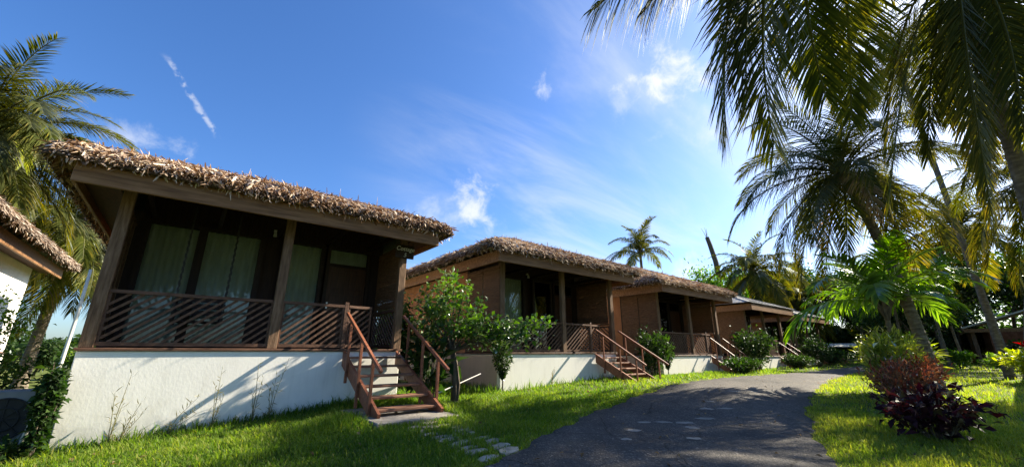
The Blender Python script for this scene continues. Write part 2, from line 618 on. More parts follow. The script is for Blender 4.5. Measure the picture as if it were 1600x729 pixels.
def grid_mesh(name, xs, ys, m, zoff=0.):
    X, Y = np.meshgrid(xs, ys)
    V = np.stack([X, Y, gz(X, Y) + zoff], -1).reshape(-1, 3)
    nx, ny = len(xs), len(ys)
    i = (np.arange(ny - 1)[:, None] * nx + np.arange(nx - 1)[None]).ravel()
    T = np.concatenate([np.stack([i, i + 1, i + nx + 1], -1), np.stack([i, i + nx + 1, i + nx], -1)])
    return tri_mesh(name, V, T, m, smooth=True)


def groundmat():
    m = mat('turf soil', [(.05, .065, .014), (.085, .11, .022), (.12, .135, .035), (.14, .12, .06)], .9, (1, 1, 1), .95, .6, 30, 8, spec=.1)
    return m


xs = np.concatenate([np.linspace(-1500, -60, 12)[:-1], np.arange(-60, 80, 1.0), np.linspace(80, 1500, 12)])
ys = np.concatenate([np.linspace(-1500, -40, 12)[:-1], np.arange(-40, 60, 1.0), np.linspace(60, 1500, 12)])
ground = place('ground', grid_mesh('ground', xs, ys, groundmat()))
tag(ground, 'grassy turf ground on both sides of the grey lane', kind='structure')


def asphalt():
    m = bpy.data.materials.new('worn asphalt')
    m.use_nodes = True
    nt = m.node_tree
    N, L = nt.nodes, nt.links
    b = N['Principled BSDF']
    b.inputs['Roughness'].default_value = .85
    b.inputs['Specular IOR Level'].default_value = .25
    tc = N.new('ShaderNodeTexCoord')

    def nz(s, d=6):
        n = N.new('ShaderNodeTexNoise')
        n.inputs['Scale'].default_value = s
        n.inputs['Detail'].default_value = d
        n.inputs['Roughness'].default_value = .65
        L.new(tc.outputs['Object'], n.inputs['Vector'])
        return n.outputs[0]

    def ramp(s, els):
        r = N.new('ShaderNodeValToRGB')
        for i, (p, c) in enumerate(els):
            e = r.color_ramp.elements[i] if i < 2 else r.color_ramp.elements.new(p)
            e.position = p
            e.color = (*c, 1)
        L.new(s, r.inputs[0])
        return r.outputs[0]
    big = ramp(nz(.7, 8), [(.3, (.075, .067, .057)), (.7, (.16, .143, .122))])
    vo = N.new('ShaderNodeTexVoronoi')
    vo.inputs['Scale'].default_value = 48
    L.new(tc.outputs['Object'], vo.inputs['Vector'])
    chip = ramp(vo.outputs['Color'], [(.5, (.45, .45, .45)), (.82, (1.0, .98, .95)), (1., (2.6, 2.5, 2.3))])
    mx = N.new('ShaderNodeMix')
    mx.data_type = 'RGBA'
    mx.blend_type = 'MULTIPLY'
    mx.inputs[0].default_value = .9
    L.new(big, mx.inputs[6])
    L.new(chip, mx.inputs[7])
    v2 = N.new('ShaderNodeTexVoronoi')
    v2.feature = 'DISTANCE_TO_EDGE'
    v2.inputs['Scale'].default_value = .75
    wv = N.new('ShaderNodeMix')
    wv.data_type = 'VECTOR'
    wv.inputs[0].default_value = .22
    n3 = N.new('ShaderNodeTexNoise')
    n3.inputs['Scale'].default_value = 2.2
    n3.inputs['Detail'].default_value = 6
    L.new(tc.outputs['Object'], n3.inputs['Vector'])
    L.new(tc.outputs['Object'], wv.inputs[4])
    L.new(n3.outputs['Color'], wv.inputs[5])
    L.new(wv.outputs[1], v2.inputs['Vector'])
    crk = ramp(v2.outputs['Distance'], [(.0, (.35, .33, .3)), (.012, (1, 1, 1))])
    dust = ramp(nz(1.6, 9), [(.5, (1, 1, 1)), (.75, (1.5, 1.38, 1.18))])
    m3 = N.new('ShaderNodeMix')
    m3.data_type = 'RGBA'
    m3.blend_type = 'MULTIPLY'
    m3.inputs[0].default_value = 1
    L.new(mx.outputs[2], m3.inputs[6])
    L.new(crk, m3.inputs[7])
    m4 = N.new('ShaderNodeMix')
    m4.data_type = 'RGBA'
    m4.blend_type = 'MULTIPLY'
    m4.inputs[0].default_value = 1
    L.new(m3.outputs[2], m4.inputs[6])
    L.new(dust, m4.inputs[7])
    L.new(m4.outputs[2], b.inputs['Base Color'])
    bp = N.new('ShaderNodeBump')
    bp.inputs['Strength'].default_value = .9
    bp.inputs['Distance'].default_value = .012
    L.new(vo.outputs['Distance'], bp.inputs['Height'])
    L.new(bp.outputs[0], b.inputs['Normal'])
    return m


def build_road():
    rx = np.concatenate([np.arange(-8, 30, .12), np.arange(30, 60, .6)])
    k = 11
    l, r = road_l(rx), road_r(rx)
    f = np.array([0, .008, .1, .22, .36, .5, .64, .78, .9, .992, 1])
    Y = r[:, None] + (l - r)[:, None] * f
    X = np.repeat(rx[:, None], k, 1)
    crown = .012 + .03 * (1 - (2 * f - 1) ** 2)
    Z = gz(X, Y) + crown[None] - (.03 * ((f == 0) | (f == 1)))[None]
    V = np.stack([X, Y, Z], -1).reshape(-1, 3)
    n = len(rx)
    i = (np.arange(n - 1)[:, None] * k + np.arange(k - 1)[None]).ravel()
    T = np.concatenate([np.stack([i, i + k, i + k + 1], -1), np.stack([i, i + k + 1, i + 1], -1)])
    road = place('road', tri_mesh('road', V, T, asphalt(), smooth=True))
    tag(road, 'narrow worn asphalt lane curving past the cottages', kind='structure')

    def rz(x, y):
        ff = (y - road_r(x)) / (road_l(x) - road_r(x))
        return float(gz(x, y) + .012 + .03 * (1 - (2 * ff - 1) ** 2))
    spots = [(6.4, 4.4, .2, .09), (6.7, 4.2, .26, .08), (6.95, 4.0, .3, .1), (6.75, 3.72, .2, .1), (7.6, 3.9, .3, .09), (8.4, 4.3, .22, .1), (8.75, 4.05, .3, .08), (11.0, 4.85, .4, .1),
             (11.5, 4.6, .34, .1), (6.1, 3.35, .2, .09), (5.75, 4.15, .18, .09), (12.1, 4.9, .3, .1), (9.2, 4.6, .16, .08), (5.2, 3.9, .12, .08)]
    for x, y, a, b in spots:
        m = 13
        t = np.linspace(0, 2 * np.pi, m, endpoint=False)
        rr = rng.uniform(.55, 1.15, m)
        ca, sa = math.cos(-.62), math.sin(-.62)
        px, py = a * .7 * rr * np.cos(t), b * 1.0 * rr * np.sin(t)
        qx, qy = x + ca * px - sa * py, y + sa * px + ca * py
        top = [(u, v, rz(u, v) + .004) for u, v in zip(qx, qy)]
        mb = MB()
        mb.add(top + [(x, y, rz(x, y) + .006)], [(i, (i + 1) % m, m) for i in range(m)])
        mb.build('worn_patch', M['concrete'], road)


build_road()

# path of paving stones from the nearest steps to the lane, and the slab at the foot of the steps
path = empty('paving_path', (3.0, 5.4, float(gz(3.0, 5.4))), label='short path of uneven pale stones from the nearest steps to the lane', cat='path')
path['kind'] = 'structure'


def slab(x, y, a, b, rot, h, parent, name='paving_stone', m='stone'):
    k = random.choice((5, 6, 7))
    t0 = random.random()
    mb = MB()
    ring = []
    for i in range(k):
        t = 2 * math.pi * (i + t0 + random.uniform(-.15, .15)) / k
        sx = max(-1, min(1, 1.35 * math.cos(t))) * a * random.uniform(.85, 1.1)
        sy = max(-1, min(1, 1.35 * math.sin(t))) * b * random.uniform(.85, 1.1)
        ring.append((x + math.cos(rot) * sx - math.sin(rot) * sy, y + math.sin(rot) * sx + math.cos(rot) * sy))
    lo = [(u, v, float(gz(u, v)) - .04) for u, v in ring]
    hi = [(x + (u - x) * .93, y + (v - y) * .93, float(gz(u, v)) + h) for u, v in ring]
    mb.add(lo + hi, [tuple(range(k, 2 * k))] + [(i, (i + 1) % k, k + (i + 1) % k, k + i) for i in range(k)])
    me = mb.mesh(name, M[m])
    if parent:
        L0 = parent.location
        me.transform(Matrix.Translation(-Vector(L0)))
    return place(name, me, parent)


PATH = []
for i in range(9):
    f = i / 8
    cx, cy = 3.15 + .2 * f + .1 * math.sin(4 * f), 6.25 - 1.85 * f
    n = random.choice((2, 2, 3))
    for j in range(n):
        w = .86 / n
        x = cx - .43 + w * (j + .5) + random.uniform(-.04, .04)
        y = cy + random.uniform(-.05, .05) + .25 * (x - cx)
        PATH.append((x, y))
        slab(x, y, w * .46, .095 + random.uniform(-.02, .015), .22 + random.uniform(-.2, .2), .016 + random.uniform(-.008, .008), path)


def foot_slab(x0, x1, y0, y1, name, label):
    z = float(gz((x0 + x1) / 2, (y0 + y1) / 2))
    mb = MB()
    mb.box(x0, x1, y0, y1, z - .2, z + .035)
    o = mb.build(name, M['concrete'], bevel=.012)
    tag(o, label, kind='structure')


foot_slab(2.5, 3.95, 6.4, 8.3, 'concrete_pad', 'low concrete pad under the foot of the nearest steps')

# ------------------------------------------------------------------ cottage
TAN = math.tan(R(22))
XL, XR, YF, YB, ZE = -.82, 6.02, -.66, 9.0, 2.8
XM, HW = (XL + XR) / 2, (XR - XL) / 2


def roofz(x, y):
    return ZE + TAN * np.minimum(np.minimum(x - XL, XR - x), np.minimum(y - YF, YB - y))


def railing(parent, a, b, h=.92, z0=.03, flip=False, name='railing'):
    """a bay of railing between plan points a and b: rails, and each slanting slat"""
    a, b = Vector((a[0], a[1], 0)), Vector((b[0], b[1], 0))
    w = (b - a).length
    rz = math.atan2(b.y - a.y, b.x - a.x)
    mb = MB()
    mb.box(0, w, -.03, .03, z0, z0 + .06)
    mb.box(0, w, -.035, .035, h - .055, h)
    mb.box(0, .035, -.02, .02, z0 + .06, h - .055)
    mb.box(w - .035, w, -.02, .02, z0 + .06, h - .055)
    r = place(name, mb.mesh('railing_frame', M['rail']), parent, a, (0, 0, rz))
    zb, zt = z0 + .06, h - .055
    sl_ = math.tan(R(39))
    run = (zt - zb) / sl_
    x = -run + .1
    while x < w - .05:
        x0, x1 = max(x, .03), min(x + run, w - .03)
        if x1 - x0 > .08:
            p, q = (x0, zb + (x0 - x) * sl_), (x1, zb + (x1 - x) * sl_)
            if flip:
                p, q = (w - p[0], p[1]), (w - q[0], q[1])
            s = MB().beam((p[0], 0, p[1]), (q[0], 0, q[1]), .018, .042)
            s.build('slat', M['slat'], r)
        x += .165
    return r


def window(parent, x0, x1, panes, z1=2.5, z0=.06):
    fr = MB()
    y0, y1 = 1.66, 1.76
    for x in [x0] + [p[1] for p in panes]:
        pass
    edges = []
    cur = x0
    for a, b in panes:
        edges.append((cur, a)); cur = b
    edges.append((cur, x1))
    for a, b in edges:
        fr.box(a, b, y0, y1, z0 - .04, z1 + .08)
    for a, b in panes:
        fr.box(a, b, y0 + .004, y1 - .004, z1, z1 + .08)
        fr.box(a, b, y0 + .004, y1 - .004, z0 - .04, z0 + .04)
    wdw = fr.build('window', M['dark'], parent)
    for a, b in panes:
        MB().box(a, b, 1.715, 1.721, z0 + .04, z1).build('pane', M['glass'], wdw)
        n = max(12, int((b - a) * 46))
        c = MB()
        ph = random.random() * 6
        xs_ = [a + (b - a) * i / n for i in range(n + 1)]
        off = [1.775 + .014 * math.sin(i * 1.25 + ph) + .009 * math.sin(i * .53 + 2 * ph) for i in range(n + 1)]
        vs = [(x, o, z) for z in (z0, z1) for x, o in zip(xs_, off)]
        c.add(vs, [(i, i + 1, n + 2 + i, n + 1 + i) for i in range(n)])
        c.build('curtain', M['curtain'], wdw, smooth=True)
    return wdw


def make_thatch():
    def sample(n, y1, edge=None):
        x = rng.uniform(XL, XR, n)
        y = rng.uniform(YF, y1, n)
        return x, y
    xs_, ys_ = [], []
    for n, y1 in ((10000, YB), (11000, 2.6), (12000, .1)):
        x, y = sample(n, y1)
        xs_.append(x); ys_.append(y)
    nl = 4200                                   # along both side eaves
    xs_.append(np.where(rng.random(nl) < .5, XL + rng.random(nl) ** 1.5 * .7, XR - rng.random(nl) ** 1.5 * .7))
    ys_.append(rng.uniform(YF, YB, nl))
    x, y = np.concatenate(xs_), np.concatenate(ys_)
    dist = np.stack([x - XL, XR - x, y - YF, YB - y], -1)
    w = dist + rng.normal(0, .1, dist.shape)
    e = np.argmin(w, 1)
    dirs = np.array([(-1, 0), (1, 0), (0, -1), (0, 1)], float)[e]
    md = dist.min(1)
    n = len(x)
    th = rng.uniform(.06, .24, n) * (1 - .3 * (md < .15))
    P = np.stack([x, y, roofz(x, y) + th], -1)
    ang = rng.normal(0, .5, n)
    c, s = np.cos(ang), np.sin(ang)
    d2 = np.stack([dirs[:, 0] * c - dirs[:, 1] * s, dirs[:, 0] * s + dirs[:, 1] * c], -1)
    lift = rng.normal(-.2, .17, n) - .3 * (md < .2) * rng.random(n)
    D = np.concatenate([d2, (lift - TAN * .55)[:, None]], 1)
    N0 = np.concatenate([dirs * math.sin(R(22)), np.full((n, 1), math.cos(R(22)))], 1) + rng.normal(0, .45, (n, 3))
    Ln = rng.uniform(.08, .24, n)
    W = rng.uniform(.012, .038, n)
    tint = np.clip(rng.beta(2.0, 2.0, n) + .12 * np.sin(x * 1.7 + 1) * np.cos(y * 1.3) + .14 * (1 - x / 2.6), 0, 1)
    A = strips(P, D, N0, Ln, W, tint, rng.normal(-.1, .22, n))
    # hanging fringe along the eaves
    parts = [A]
    for (ax, ay, bx, by, ox, oy, n) in ((XL, YF, XR, YF, 0, -1, 4200), (XL, YF, XL, YB, -1, 0, 2600), (XR, YF, XR, YB, 1, 0, 2600)):
        f = rng.random(n)
        x, y = ax + (bx - ax) * f, ay + (by - ay) * f
        ins = rng.uniform(-.03, .3, n)
        z = ZE - .02 + ins * TAN + rng.uniform(-.04, .2, n)
        P = np.stack([x - ox * ins, y - oy * ins, z], -1)
        out = rng.uniform(.05, .8, n)
        D = np.stack([ox * out + rng.normal(0, .5, n), oy * out + rng.normal(0, .4, n), rng.uniform(-1.1, .0, n)], -1)
        N0 = np.stack([ox + rng.normal(0, .4, n), oy + rng.normal(0, .4, n), .8 + rng.normal(0, .4, n)], -1)
        parts.append(strips(P, D, N0, rng.uniform(.08, .19, n), rng.uniform(.014, .042, n), np.clip(rng.beta(2, 1.9, n), 0, 1), rng.normal(-.15, .25, n)))
    # a few long loose stalks
    n = 9
    x = rng.uniform(XL, XR, n)
    P = np.stack([x, np.full(n, YF + .15), np.full(n, ZE + .16)], -1)
    D = np.stack([rng.normal(0, .6, n), -rng.uniform(.2, .7, n), rng.normal(-.2, .8, n)], -1)
    parts.append(strips(P, D, np.tile([0, -1, .5], (n, 1)), rng.uniform(.25, .42, n), rng.uniform(.01, .018, n), rng.uniform(.3, .75, n), rng.normal(-.1, .2, n)))
    # stray tips standing up along the top
    n = 300
    y = rng.uniform(YF + .3, 5, n)
    x = rng.uniform(XL + .3, XR - .3, n)
    P = np.stack([x, y, roofz(x, y) + .2], -1)
    D = np.stack([rng.normal(0, 1, n), rng.normal(-.5, .6, n), rng.uniform(.05, .7, n)], -1)
    parts.append(strips(P, D, rng.normal(0, 1, (n, 3)), rng.uniform(.1, .22, n), rng.uniform(.015, .035, n), rng.uniform(.3, 1, n), rng.normal(0, .2, n)))
    return join(parts)


THATCH = make_thatch()


def sheet_mesh(m, dz=0., th=.016, grow=0., corr=0.):
    x0, x1, y0, y1 = XL - grow, XR + grow, YF - grow, YB + grow
    z = ZE + dz - grow * TAN
    hw = (x1 - x0) / 2
    mb = MB()
    c = [(x0, y0, z), (x1, y0, z), (x1, y1, z), (x0, y1, z), (XM, y0 + hw, z + hw * TAN), (XM, y1 - hw, z + hw * TAN)]
    t = [(p[0], p[1], p[2] + th) for p in c]
    F = [(0, 1, 4), (1, 2, 5, 4), (2, 3, 5), (3, 0, 4, 5)]
    mb.add(c + t, [tuple(reversed(f)) for f in F] + [tuple(i + 6 for i in f) for f in F] + [(i, (i + 1) % 4, 6 + (i + 1) % 4, 6 + i) for i in range(4)])
    if corr:                                            # pressed ribs of a metal roof
        p = corr
        y = y0 + p
        while y < y1 - p:
            run = min(hw, y - y0, y1 - y)
            for sx, ex in ((1, x0), (-1, x1)):
                mb.beam((ex, y, z + th), (ex + sx * run, y, z + th + run * TAN), .035, .03)
            y += p
        x = x0 + p
        while x < x1 - p:
            run = min(hw, x - x0, x1 - x)
            mb.beam((x, y0, z + th), (x, y0 + run, z + th + run * TAN), .035, .03)
            x += p
        for a, b in ((0, 4), (1, 4), (4, 5), (2, 5), (3, 5)):
            mb.beam(t[a], t[b], .16, .03)
    return mb.mesh('roof_sheet', m)


def thatch_mat_mesh():
    """matted layer under the loose leaves, with a rolled outer lip"""
    nx, ny = 44, 62
    gx, gy = np.linspace(XL - .05, XR + .05, nx), np.linspace(YF - .05, YB + .05, ny)
    X, Y = np.meshgrid(gx, gy)
    base = roofz(X, Y)
    e = np.minimum(np.minimum(X - XL, XR - X), np.minimum(Y - YF, YB - Y)) + .05
    Z = base + .0 + .16 * np.sqrt(np.clip(e / .25, 0, 1)) + rng.normal(0, .012, X.shape)
    Zb = base + .018 - .07 * np.exp(-e / .05)
    n = nx * ny
    V = np.concatenate([np.stack([X, Y, Z], -1).reshape(-1, 3), np.stack([X, Y, Zb], -1).reshape(-1, 3)])
    i = (np.arange(ny - 1)[:, None] * nx + np.arange(nx - 1)[None]).ravel()
    top = np.concatenate([np.stack([i, i + 1, i + nx + 1], -1), np.stack([i, i + nx + 1, i + nx], -1)])
    bot = top[:, ::-1] + n
    ring = np.concatenate([np.arange(nx), np.arange(1, ny) * nx + nx - 1, (ny - 1) * nx + np.arange(nx - 2, -1, -1), np.arange(ny - 2, 0, -1) * nx])
    r2 = np.roll(ring, -1)
    side = np.concatenate([np.stack([ring, ring + n, r2], -1), np.stack([r2, ring + n, r2 + n], -1)])
    return tri_mesh('thatch_layer', V, np.concatenate([top, bot, side]), M['thatchbase'], smooth=False)


def make_cottage(thatched, near=False, name='thatched_cottage'):
    root = empty(name, (0, 0, 0))
    W = 5.2
    pl = MB()
    pl.box(.0, W, .0, 8.1, -1.75, -.05)
    pl.build('plinth', M['white'], root, bevel=.012)
    MB().box(-.012, .002, .14, 8.0, -1.7, -.08).build('side_plinth_bounce', M['beige'], root)  # thin skin over the white plinth, carries the painted bounce tone
    MB().box(-.035, W + .035, -.03, 8.0, -.05, .0).build('deck', M['rail'], root, bevel=.008)
    wl = MB()
    wl.box(.0, .12, 1.82, 8.0, .0, 2.72)
    wl.box(.12, W - .12, 7.88, 8.0, .0, 2.72)
    wl.build('side_wall', M['orange'], root)
    MB().box(W - .12, W, 1.83, 8.0, .0, 2.72).build('side_wall', M['white'], root)
    MB().box(W - .3, W - .002, 1.7, 1.829, .0, 2.72).build('jamb', M['dark'], root)
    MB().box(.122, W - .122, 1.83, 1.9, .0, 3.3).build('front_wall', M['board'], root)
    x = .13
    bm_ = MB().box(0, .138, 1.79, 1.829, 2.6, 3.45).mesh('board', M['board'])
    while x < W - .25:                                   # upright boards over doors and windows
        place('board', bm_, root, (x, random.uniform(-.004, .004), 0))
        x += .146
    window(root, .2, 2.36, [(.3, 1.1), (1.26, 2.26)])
    window(root, 2.72, 3.7, [(2.82, 3.62)])
    dr = MB().box(3.84, 4.8, 1.7, 1.76, .02, 2.06).build('door', M['door'], root, bevel=.006)
    for a in (3.92, 4.36):
        for z0, z1 in ((.14, .62), (.74, 1.36), (1.48, 1.94)):
            MB().box(a, a + .36, 1.682, 1.699, z0, z1).build('door_panel', M['door'], dr, bevel=.012)
    hd = MB()
    hd.box(3.875, 3.91, 1.672, 1.7, .98, 1.14)
    hd.tube([(3.892, 1.672, 1.06), (3.892, 1.63, 1.06), (4.02, 1.63, 1.06)], .011, 6)
    hd.build('handle', M['steel'], dr)
    fr = MB()
    for a, b, c, d in ((3.76, 3.84, .0, 2.58), (4.8, 4.88, .0, 2.58), (3.84, 4.8, 2.06, 2.13), (3.84, 4.8, 2.5, 2.58)):
        fr.box(a, b, 1.66, 1.78, c, d)
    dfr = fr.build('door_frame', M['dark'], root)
    MB().box(3.84, 4.8, 1.715, 1.722, 2.13, 2.5).build('pane', M['glass'], dfr)
    MB().box(3.84, 4.8, 1.775, 1.785, 2.13, 2.5).build('curtain', M['curtain'], dfr)
    MB().box(.002, .26, 1.7, 1.829, .0, 2.72).build('jamb', M['dark'], root)
    sw = MB().box(4.96, 5.03, 1.8, 1.829, 1.16, 1.27).build('light_switch', M['pale'], root, bevel=.006)
    lp = MB()
    lp.box(2.5, 2.56, 1.72, 1.79, 2.72, 2.78)
    lp.tube([(2.53, 1.74, 2.74), (2.53, 1.68, 2.7), (2.53, 1.68, 2.6)], [.012, .03, .045], 8)
    lp.build('wall_lamp', M['pale'], root)
    for x in (.0, 2.515, 5.03):
        MB().box(x, x + .17, .005, .125, .0, 3.02).build('post', M['post'], root, bevel=.008)
    fz0, fz1 = 2.42, 2.74
    MB().box(-.52, 5.72, -.62, -.57, fz0, fz1).build('fascia', M['fascia'], root, bevel=.006)
    MB().box(-.52, -.47, -.565, 8.9, fz0, fz1).build('side_fascia', M['fascia'], root, bevel=.006)
    MB().box(5.67, 5.72, -.565, 8.9, fz0, fz1).build('side_fascia', M['fascia'], root, bevel=.006)
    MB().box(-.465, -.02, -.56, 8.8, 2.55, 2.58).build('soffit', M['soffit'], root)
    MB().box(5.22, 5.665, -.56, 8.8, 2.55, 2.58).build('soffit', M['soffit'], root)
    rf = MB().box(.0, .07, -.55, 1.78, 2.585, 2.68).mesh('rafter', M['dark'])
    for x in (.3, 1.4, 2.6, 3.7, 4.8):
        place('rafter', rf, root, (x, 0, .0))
    railing(root, (.17, .065), (2.515, .065))
    railing(root, (2.685, .065), (3.87, .065))
    MB().box(3.875, 3.955, .03, .11, .0, .98).build('gate_post', M['rail'], root, bevel=.006)
    railing(root, (3.97, .085), (4.5, .16), name='gate')
    railing(root, (5.1, .17), (5.1, 1.68))
    # roof
    rt = place('roof', sheet_mesh(M['sheet'] if thatched else M['metal'], corr=0 if thatched else .24), root)
    if thatched:
        place('thatch_layer', thatch_mat_mesh(), rt)
        V, T, t = THATCH
        place('thatch', tri_mesh('thatch', V, T, M['thatch'], t), rt, kind='stuff')
    return root


def loose_thatch_leaves(cott):
    """the largest single leaves along the nearest eave"""
    roof = [o for o in CH_ALL(cott) if o.name.startswith('roof')][0]
    lib = []
    for k in range(8):
        n = 1
        A = strips(np.zeros((1, 3)), np.array([[1., 0, 0]]), np.array([[0, 0, 1.]]), rng.uniform(.14, .26), rng.uniform(.025, .05), np.array([rng.uniform(.3, .95)]), rng.uniform(-.4, .1))
        lib.append(tri_mesh('thatch_leaf', A[0], A[1], M['thatch'], A[2]))
    for i in range(290):
        x = random.uniform(XL, XR)
        ins = abs(random.gauss(0, .3))
        y = YF + ins - .03
        z = float(ZE + ins * TAN + random.uniform(.1, .24))
        place('thatch_leaf', lib[i % 8], roof, (x, y, z), (random.gauss(0, .6), random.uniform(.1, .85), R(-90) + random.gauss(0, .7)))


def CH_ALL(o):
    return [c for c in bpy.data.objects if c.parent is o]


YC = 9.08
first = make_cottage(True)
index_children()
first.name = 'thatched_cottage'
LABELS = ['nearest thatched cottage with long white plinth, dark porch and glass front',
          'second thatched cottage in the row, with orange side wall behind leafy tree',
          'third thatched cottage along the lane, with low dark hedge at its steps',
          'thatched cottage beyond the grey air conditioner, mostly cut off by the frame']
CX = [(-1.26, 1.67), (6.92, 1.6), (15.0, 1.5), (-9.45, 1.62)]
cotts = [first]
for i in range(1, 4):
    cotts.append(copy_tree(first))
for i, c in enumerate(cotts):
    c.location = (CX[i][0], YC + (0, .12, .12, 2.5)[i], CX[i][1])
    tag(c, LABELS[i], 'cottage', 'cottages in a row along the lane')
loose_thatch_leaves(first)
mc = make_cottage(False, name='metal_roofed_cottage')
index_children()
mc2 = copy_tree(mc)
mc.location = (23.4, YC + .12, 1.4)
mc2.location = (31.3, YC + .3, 1.22)
tag(mc, 'fourth cottage in the row, with pale ribbed metal roof and brown posts', 'cottage', 'cottages in a row along the lane')
tag(mc2, 'last cottage of the row, small and dark under a pale metal roof', 'cottage', 'cottages in a row along the lane')
for c in (mc, mc2):
    c.scale = (.98, 1, .97)

# ------------------------------------------------------------------ things on and in the porches


def blind(x, y, z, w, h, rz, label):
    b = empty('bamboo_blind', (x, y, z), rz, label, 'blind', 'bamboo roll blinds on the porches')
    n = int(h / .03)
    mb = MB()
    for i in range(n):
        zz = -h + .03 * i + .1
        j = random.uniform(-.004, .004)
        mb.box(0, w, -.004 + j, .004 + j, zz, zz + random.uniform(.027, .0305))
    mb.build('bamboo_slat_sheet', M['blind'], b, kind='stuff')
    MB().tube([(0, 0, -.01), (w, 0, -.01)], .03, 8).build('top_rod', M['blind'], b)
    MB().tube([(0, 0, -h + .06), (w, 0, -h + .06)], .03, 8).build('bottom_roll', M['blind'], b)
    for f in (.08, .36, .64, .92):
        MB().box(w * f - .008, w * f + .008, -.014, -.009, -h + .06, 0).build('cord', M['cord'], b)
    return b


Z0 = CX[0][1]
blind(-1.19, YC + .2, Z0 + 2.42, 1.5, 2.3, R(90), 'dark bamboo blind at left end of nearest porch')
blind(3.86, YC + .2, Z0 + 2.42, 1.5, 1.55, R(90), 'half lowered bamboo blind above side railing of nearest porch')
for i, n in ((1, 'second'), (2, 'third')):
    x, z, y = CX[i][0], CX[i][1], YC + .12
    blind(x - .02, y + .02, z + 2.4, .85, 2.42, R(90), f'long bamboo blind next to the front corner post of the {n} cottage')
    blind(x - .02, y + .9, z + 2.4, .85, 2.42, R(90), f'long bamboo blind against the side wall of the {n} cottage')
    blind(x + 5.1, y + .2, z + 2.42, 1.5, 1.5, R(90), f'bamboo blind above the far side railing of the {n} cottage')
blind(23.38, YC + .15, 3.72, 1.7, 2.2, R(90), 'bamboo blind on the near end of the fourth cottage, with metal roof')

# swing seat in the nearest porch
sw = empty('porch_swing', (.12, YC + .98, Z0 + .5), label='dark wooden swing seat hanging on chains in nearest porch', cat='swing')
s_ = MB()
for k in range(5):
    s_.box(-.4, .4, -.22 + .09 * k, -.145 + .09 * k, -.02, .01)
s_.box(-.38, -.33, -.22, .22, -.06, -.02)
s_.box(.33, .38, -.22, .22, -.06, -.02)
s_.build('seat', M['dark'], sw)
s_ = MB()
for k in range(3):
    s_.box(-.4, .4, .21, .235, .14 + .13 * k, .23 + .13 * k)
for x in (-.37, .37):
    s_.box(x - .02, x + .02, .235, .26, -.02, .52)
s_.build('backrest', M['dark'], sw)
for x in (-.39, .39):
    for y in (-.2, .2):
        c = MB()
        n = 34
        for k in range(n):
            z = 2.3 * k / n
            yy = y * (1 - k / n * .6)
            w = .006 if k % 2 else .016
            c.box(x - w, x + w, yy - (.022 - w) / 1, yy + (.022 - w) / 1, z, z + 2.3 / n * 1.12)
        c.build('chain', M['chain'], sw)

# cottage sign
sg = empty('cottage_sign', (3.86, YC - .02, Z0 + 2.3), label='small dark board lettered Cottage 5 in white, hung under nearest eave', cat='sign')
MB().box(-.24, .24, -.012, .012, -.17, .17).build('board', M['dark'], sg, bevel=.01)
for txt, z, size in (('Cottage', .02, .145), ('5', -.13, .14)):
    cu = bpy.data.curves.new('lettering', 'FONT')
    cu.body = txt
    cu.size = size
    cu.align_x = 'CENTER'
    cu.shear = .25
    cu.extrude = .002
    cu.materials.append(M['pale'])
    tmp = bpy.data.objects.new('lettering', cu)
    me = bpy.data.meshes.new_from_object(tmp)
    bpy.data.objects.remove(tmp)
    place('lettering', me, sg, (0, -.016, z), (R(90), 0, 0))
for x in (-.2, .2):
    MB().tube([(x, 0, .17), (x, 0, .42)], .006, 5).build('hanger', M['chain'], sg)

# steps


def make_steps():
    r = empty('entry_steps', (0, 0, 0))
    run, drop = 2.2, 1.13
    for x in (0, 1.16):
        m = MB()
        for a in (x,):
            vs = [(a, .0, -.04), (a, .0, -.33), (a, -run + .42, -drop + .02), (a, -run, -drop + .02), (a, -run - .03, -drop + .1)]
            vs2 = [(p[0] + .05, p[1], p[2]) for p in vs]
            m.add(vs + vs2, [(0, 1, 2, 3, 4), (9, 8, 7, 6, 5)] + [(i, 5 + i, 5 + (i + 1) % 5, (i + 1) % 5) for i in range(5)])
        m.build('stringer', M['red'], r)
    for k in range(6):
        f = (k + .75) / 6.35
        y, z = -f * run, -.04 - f * (drop - .07)
        MB().box(.052, 1.158, y - .06, y + .24, z - .03, z + .012).build('tread', M['tread'], r, bevel=.006)
    sl_ = drop / run
    for x in (-.028, 1.238):
        for y, low in ((-.45, .42), (-1.2, .42), (-1.88, .36)):
            z = y * sl_
            MB().box(x - .025, x + .025, y - .025, y + .025, z - low, z + .77).build('post', M['red'], r, bevel=.005)
        MB().beam((x, -.12, .73), (x, -2.28, .73 - 2.16 * sl_), .065, .06).build('handrail', M['red'], r, bevel=.012)
    return r


st0 = make_steps()
index_children()
steps = [st0] + [copy_tree(st0) for _ in range(4)]
for i, (o, (x, y, z), lab) in enumerate(zip(steps, ((2.66, YC - .04, Z0), (6.92 + 3.98, YC + .08, 1.6), (15 + 3.98, YC + .08, 1.5), (23.4 + 3.9, YC + .08, 1.4), (31.3 + 3.9, YC + .26, 1.22)), (
        'red brown wooden steps with two handrails at nearest cottage', 'shaded brown steps with handrails at second cottage',
        'narrow steps with thin handrails behind low hedge at third cottage', 'dark steps partly behind bushes at the fourth cottage with metal roof',
        'farthest steps in front of the last cottage'))):
    o.location = (x, y, z)
    if i: o.scale = (.96, (1, .85, .62, .62, .6)[i], 1)
    tag(o, lab, 'steps', 'porch steps')

# drain pipe, air conditioner
dp = MB()
dp.tube([(-1.56, 9.02, .1), (-1.36, 8.97, 1.45), (-1.345, 8.96, 2.15), (-1.35, 8.97, 2.85)], [.024, .023, .022, .02], 8)
tag(dp.build('leaning_pole', M['pale'], smooth=True), 'thin pale pole standing at the left corner post of nearest cottage', 'pole')

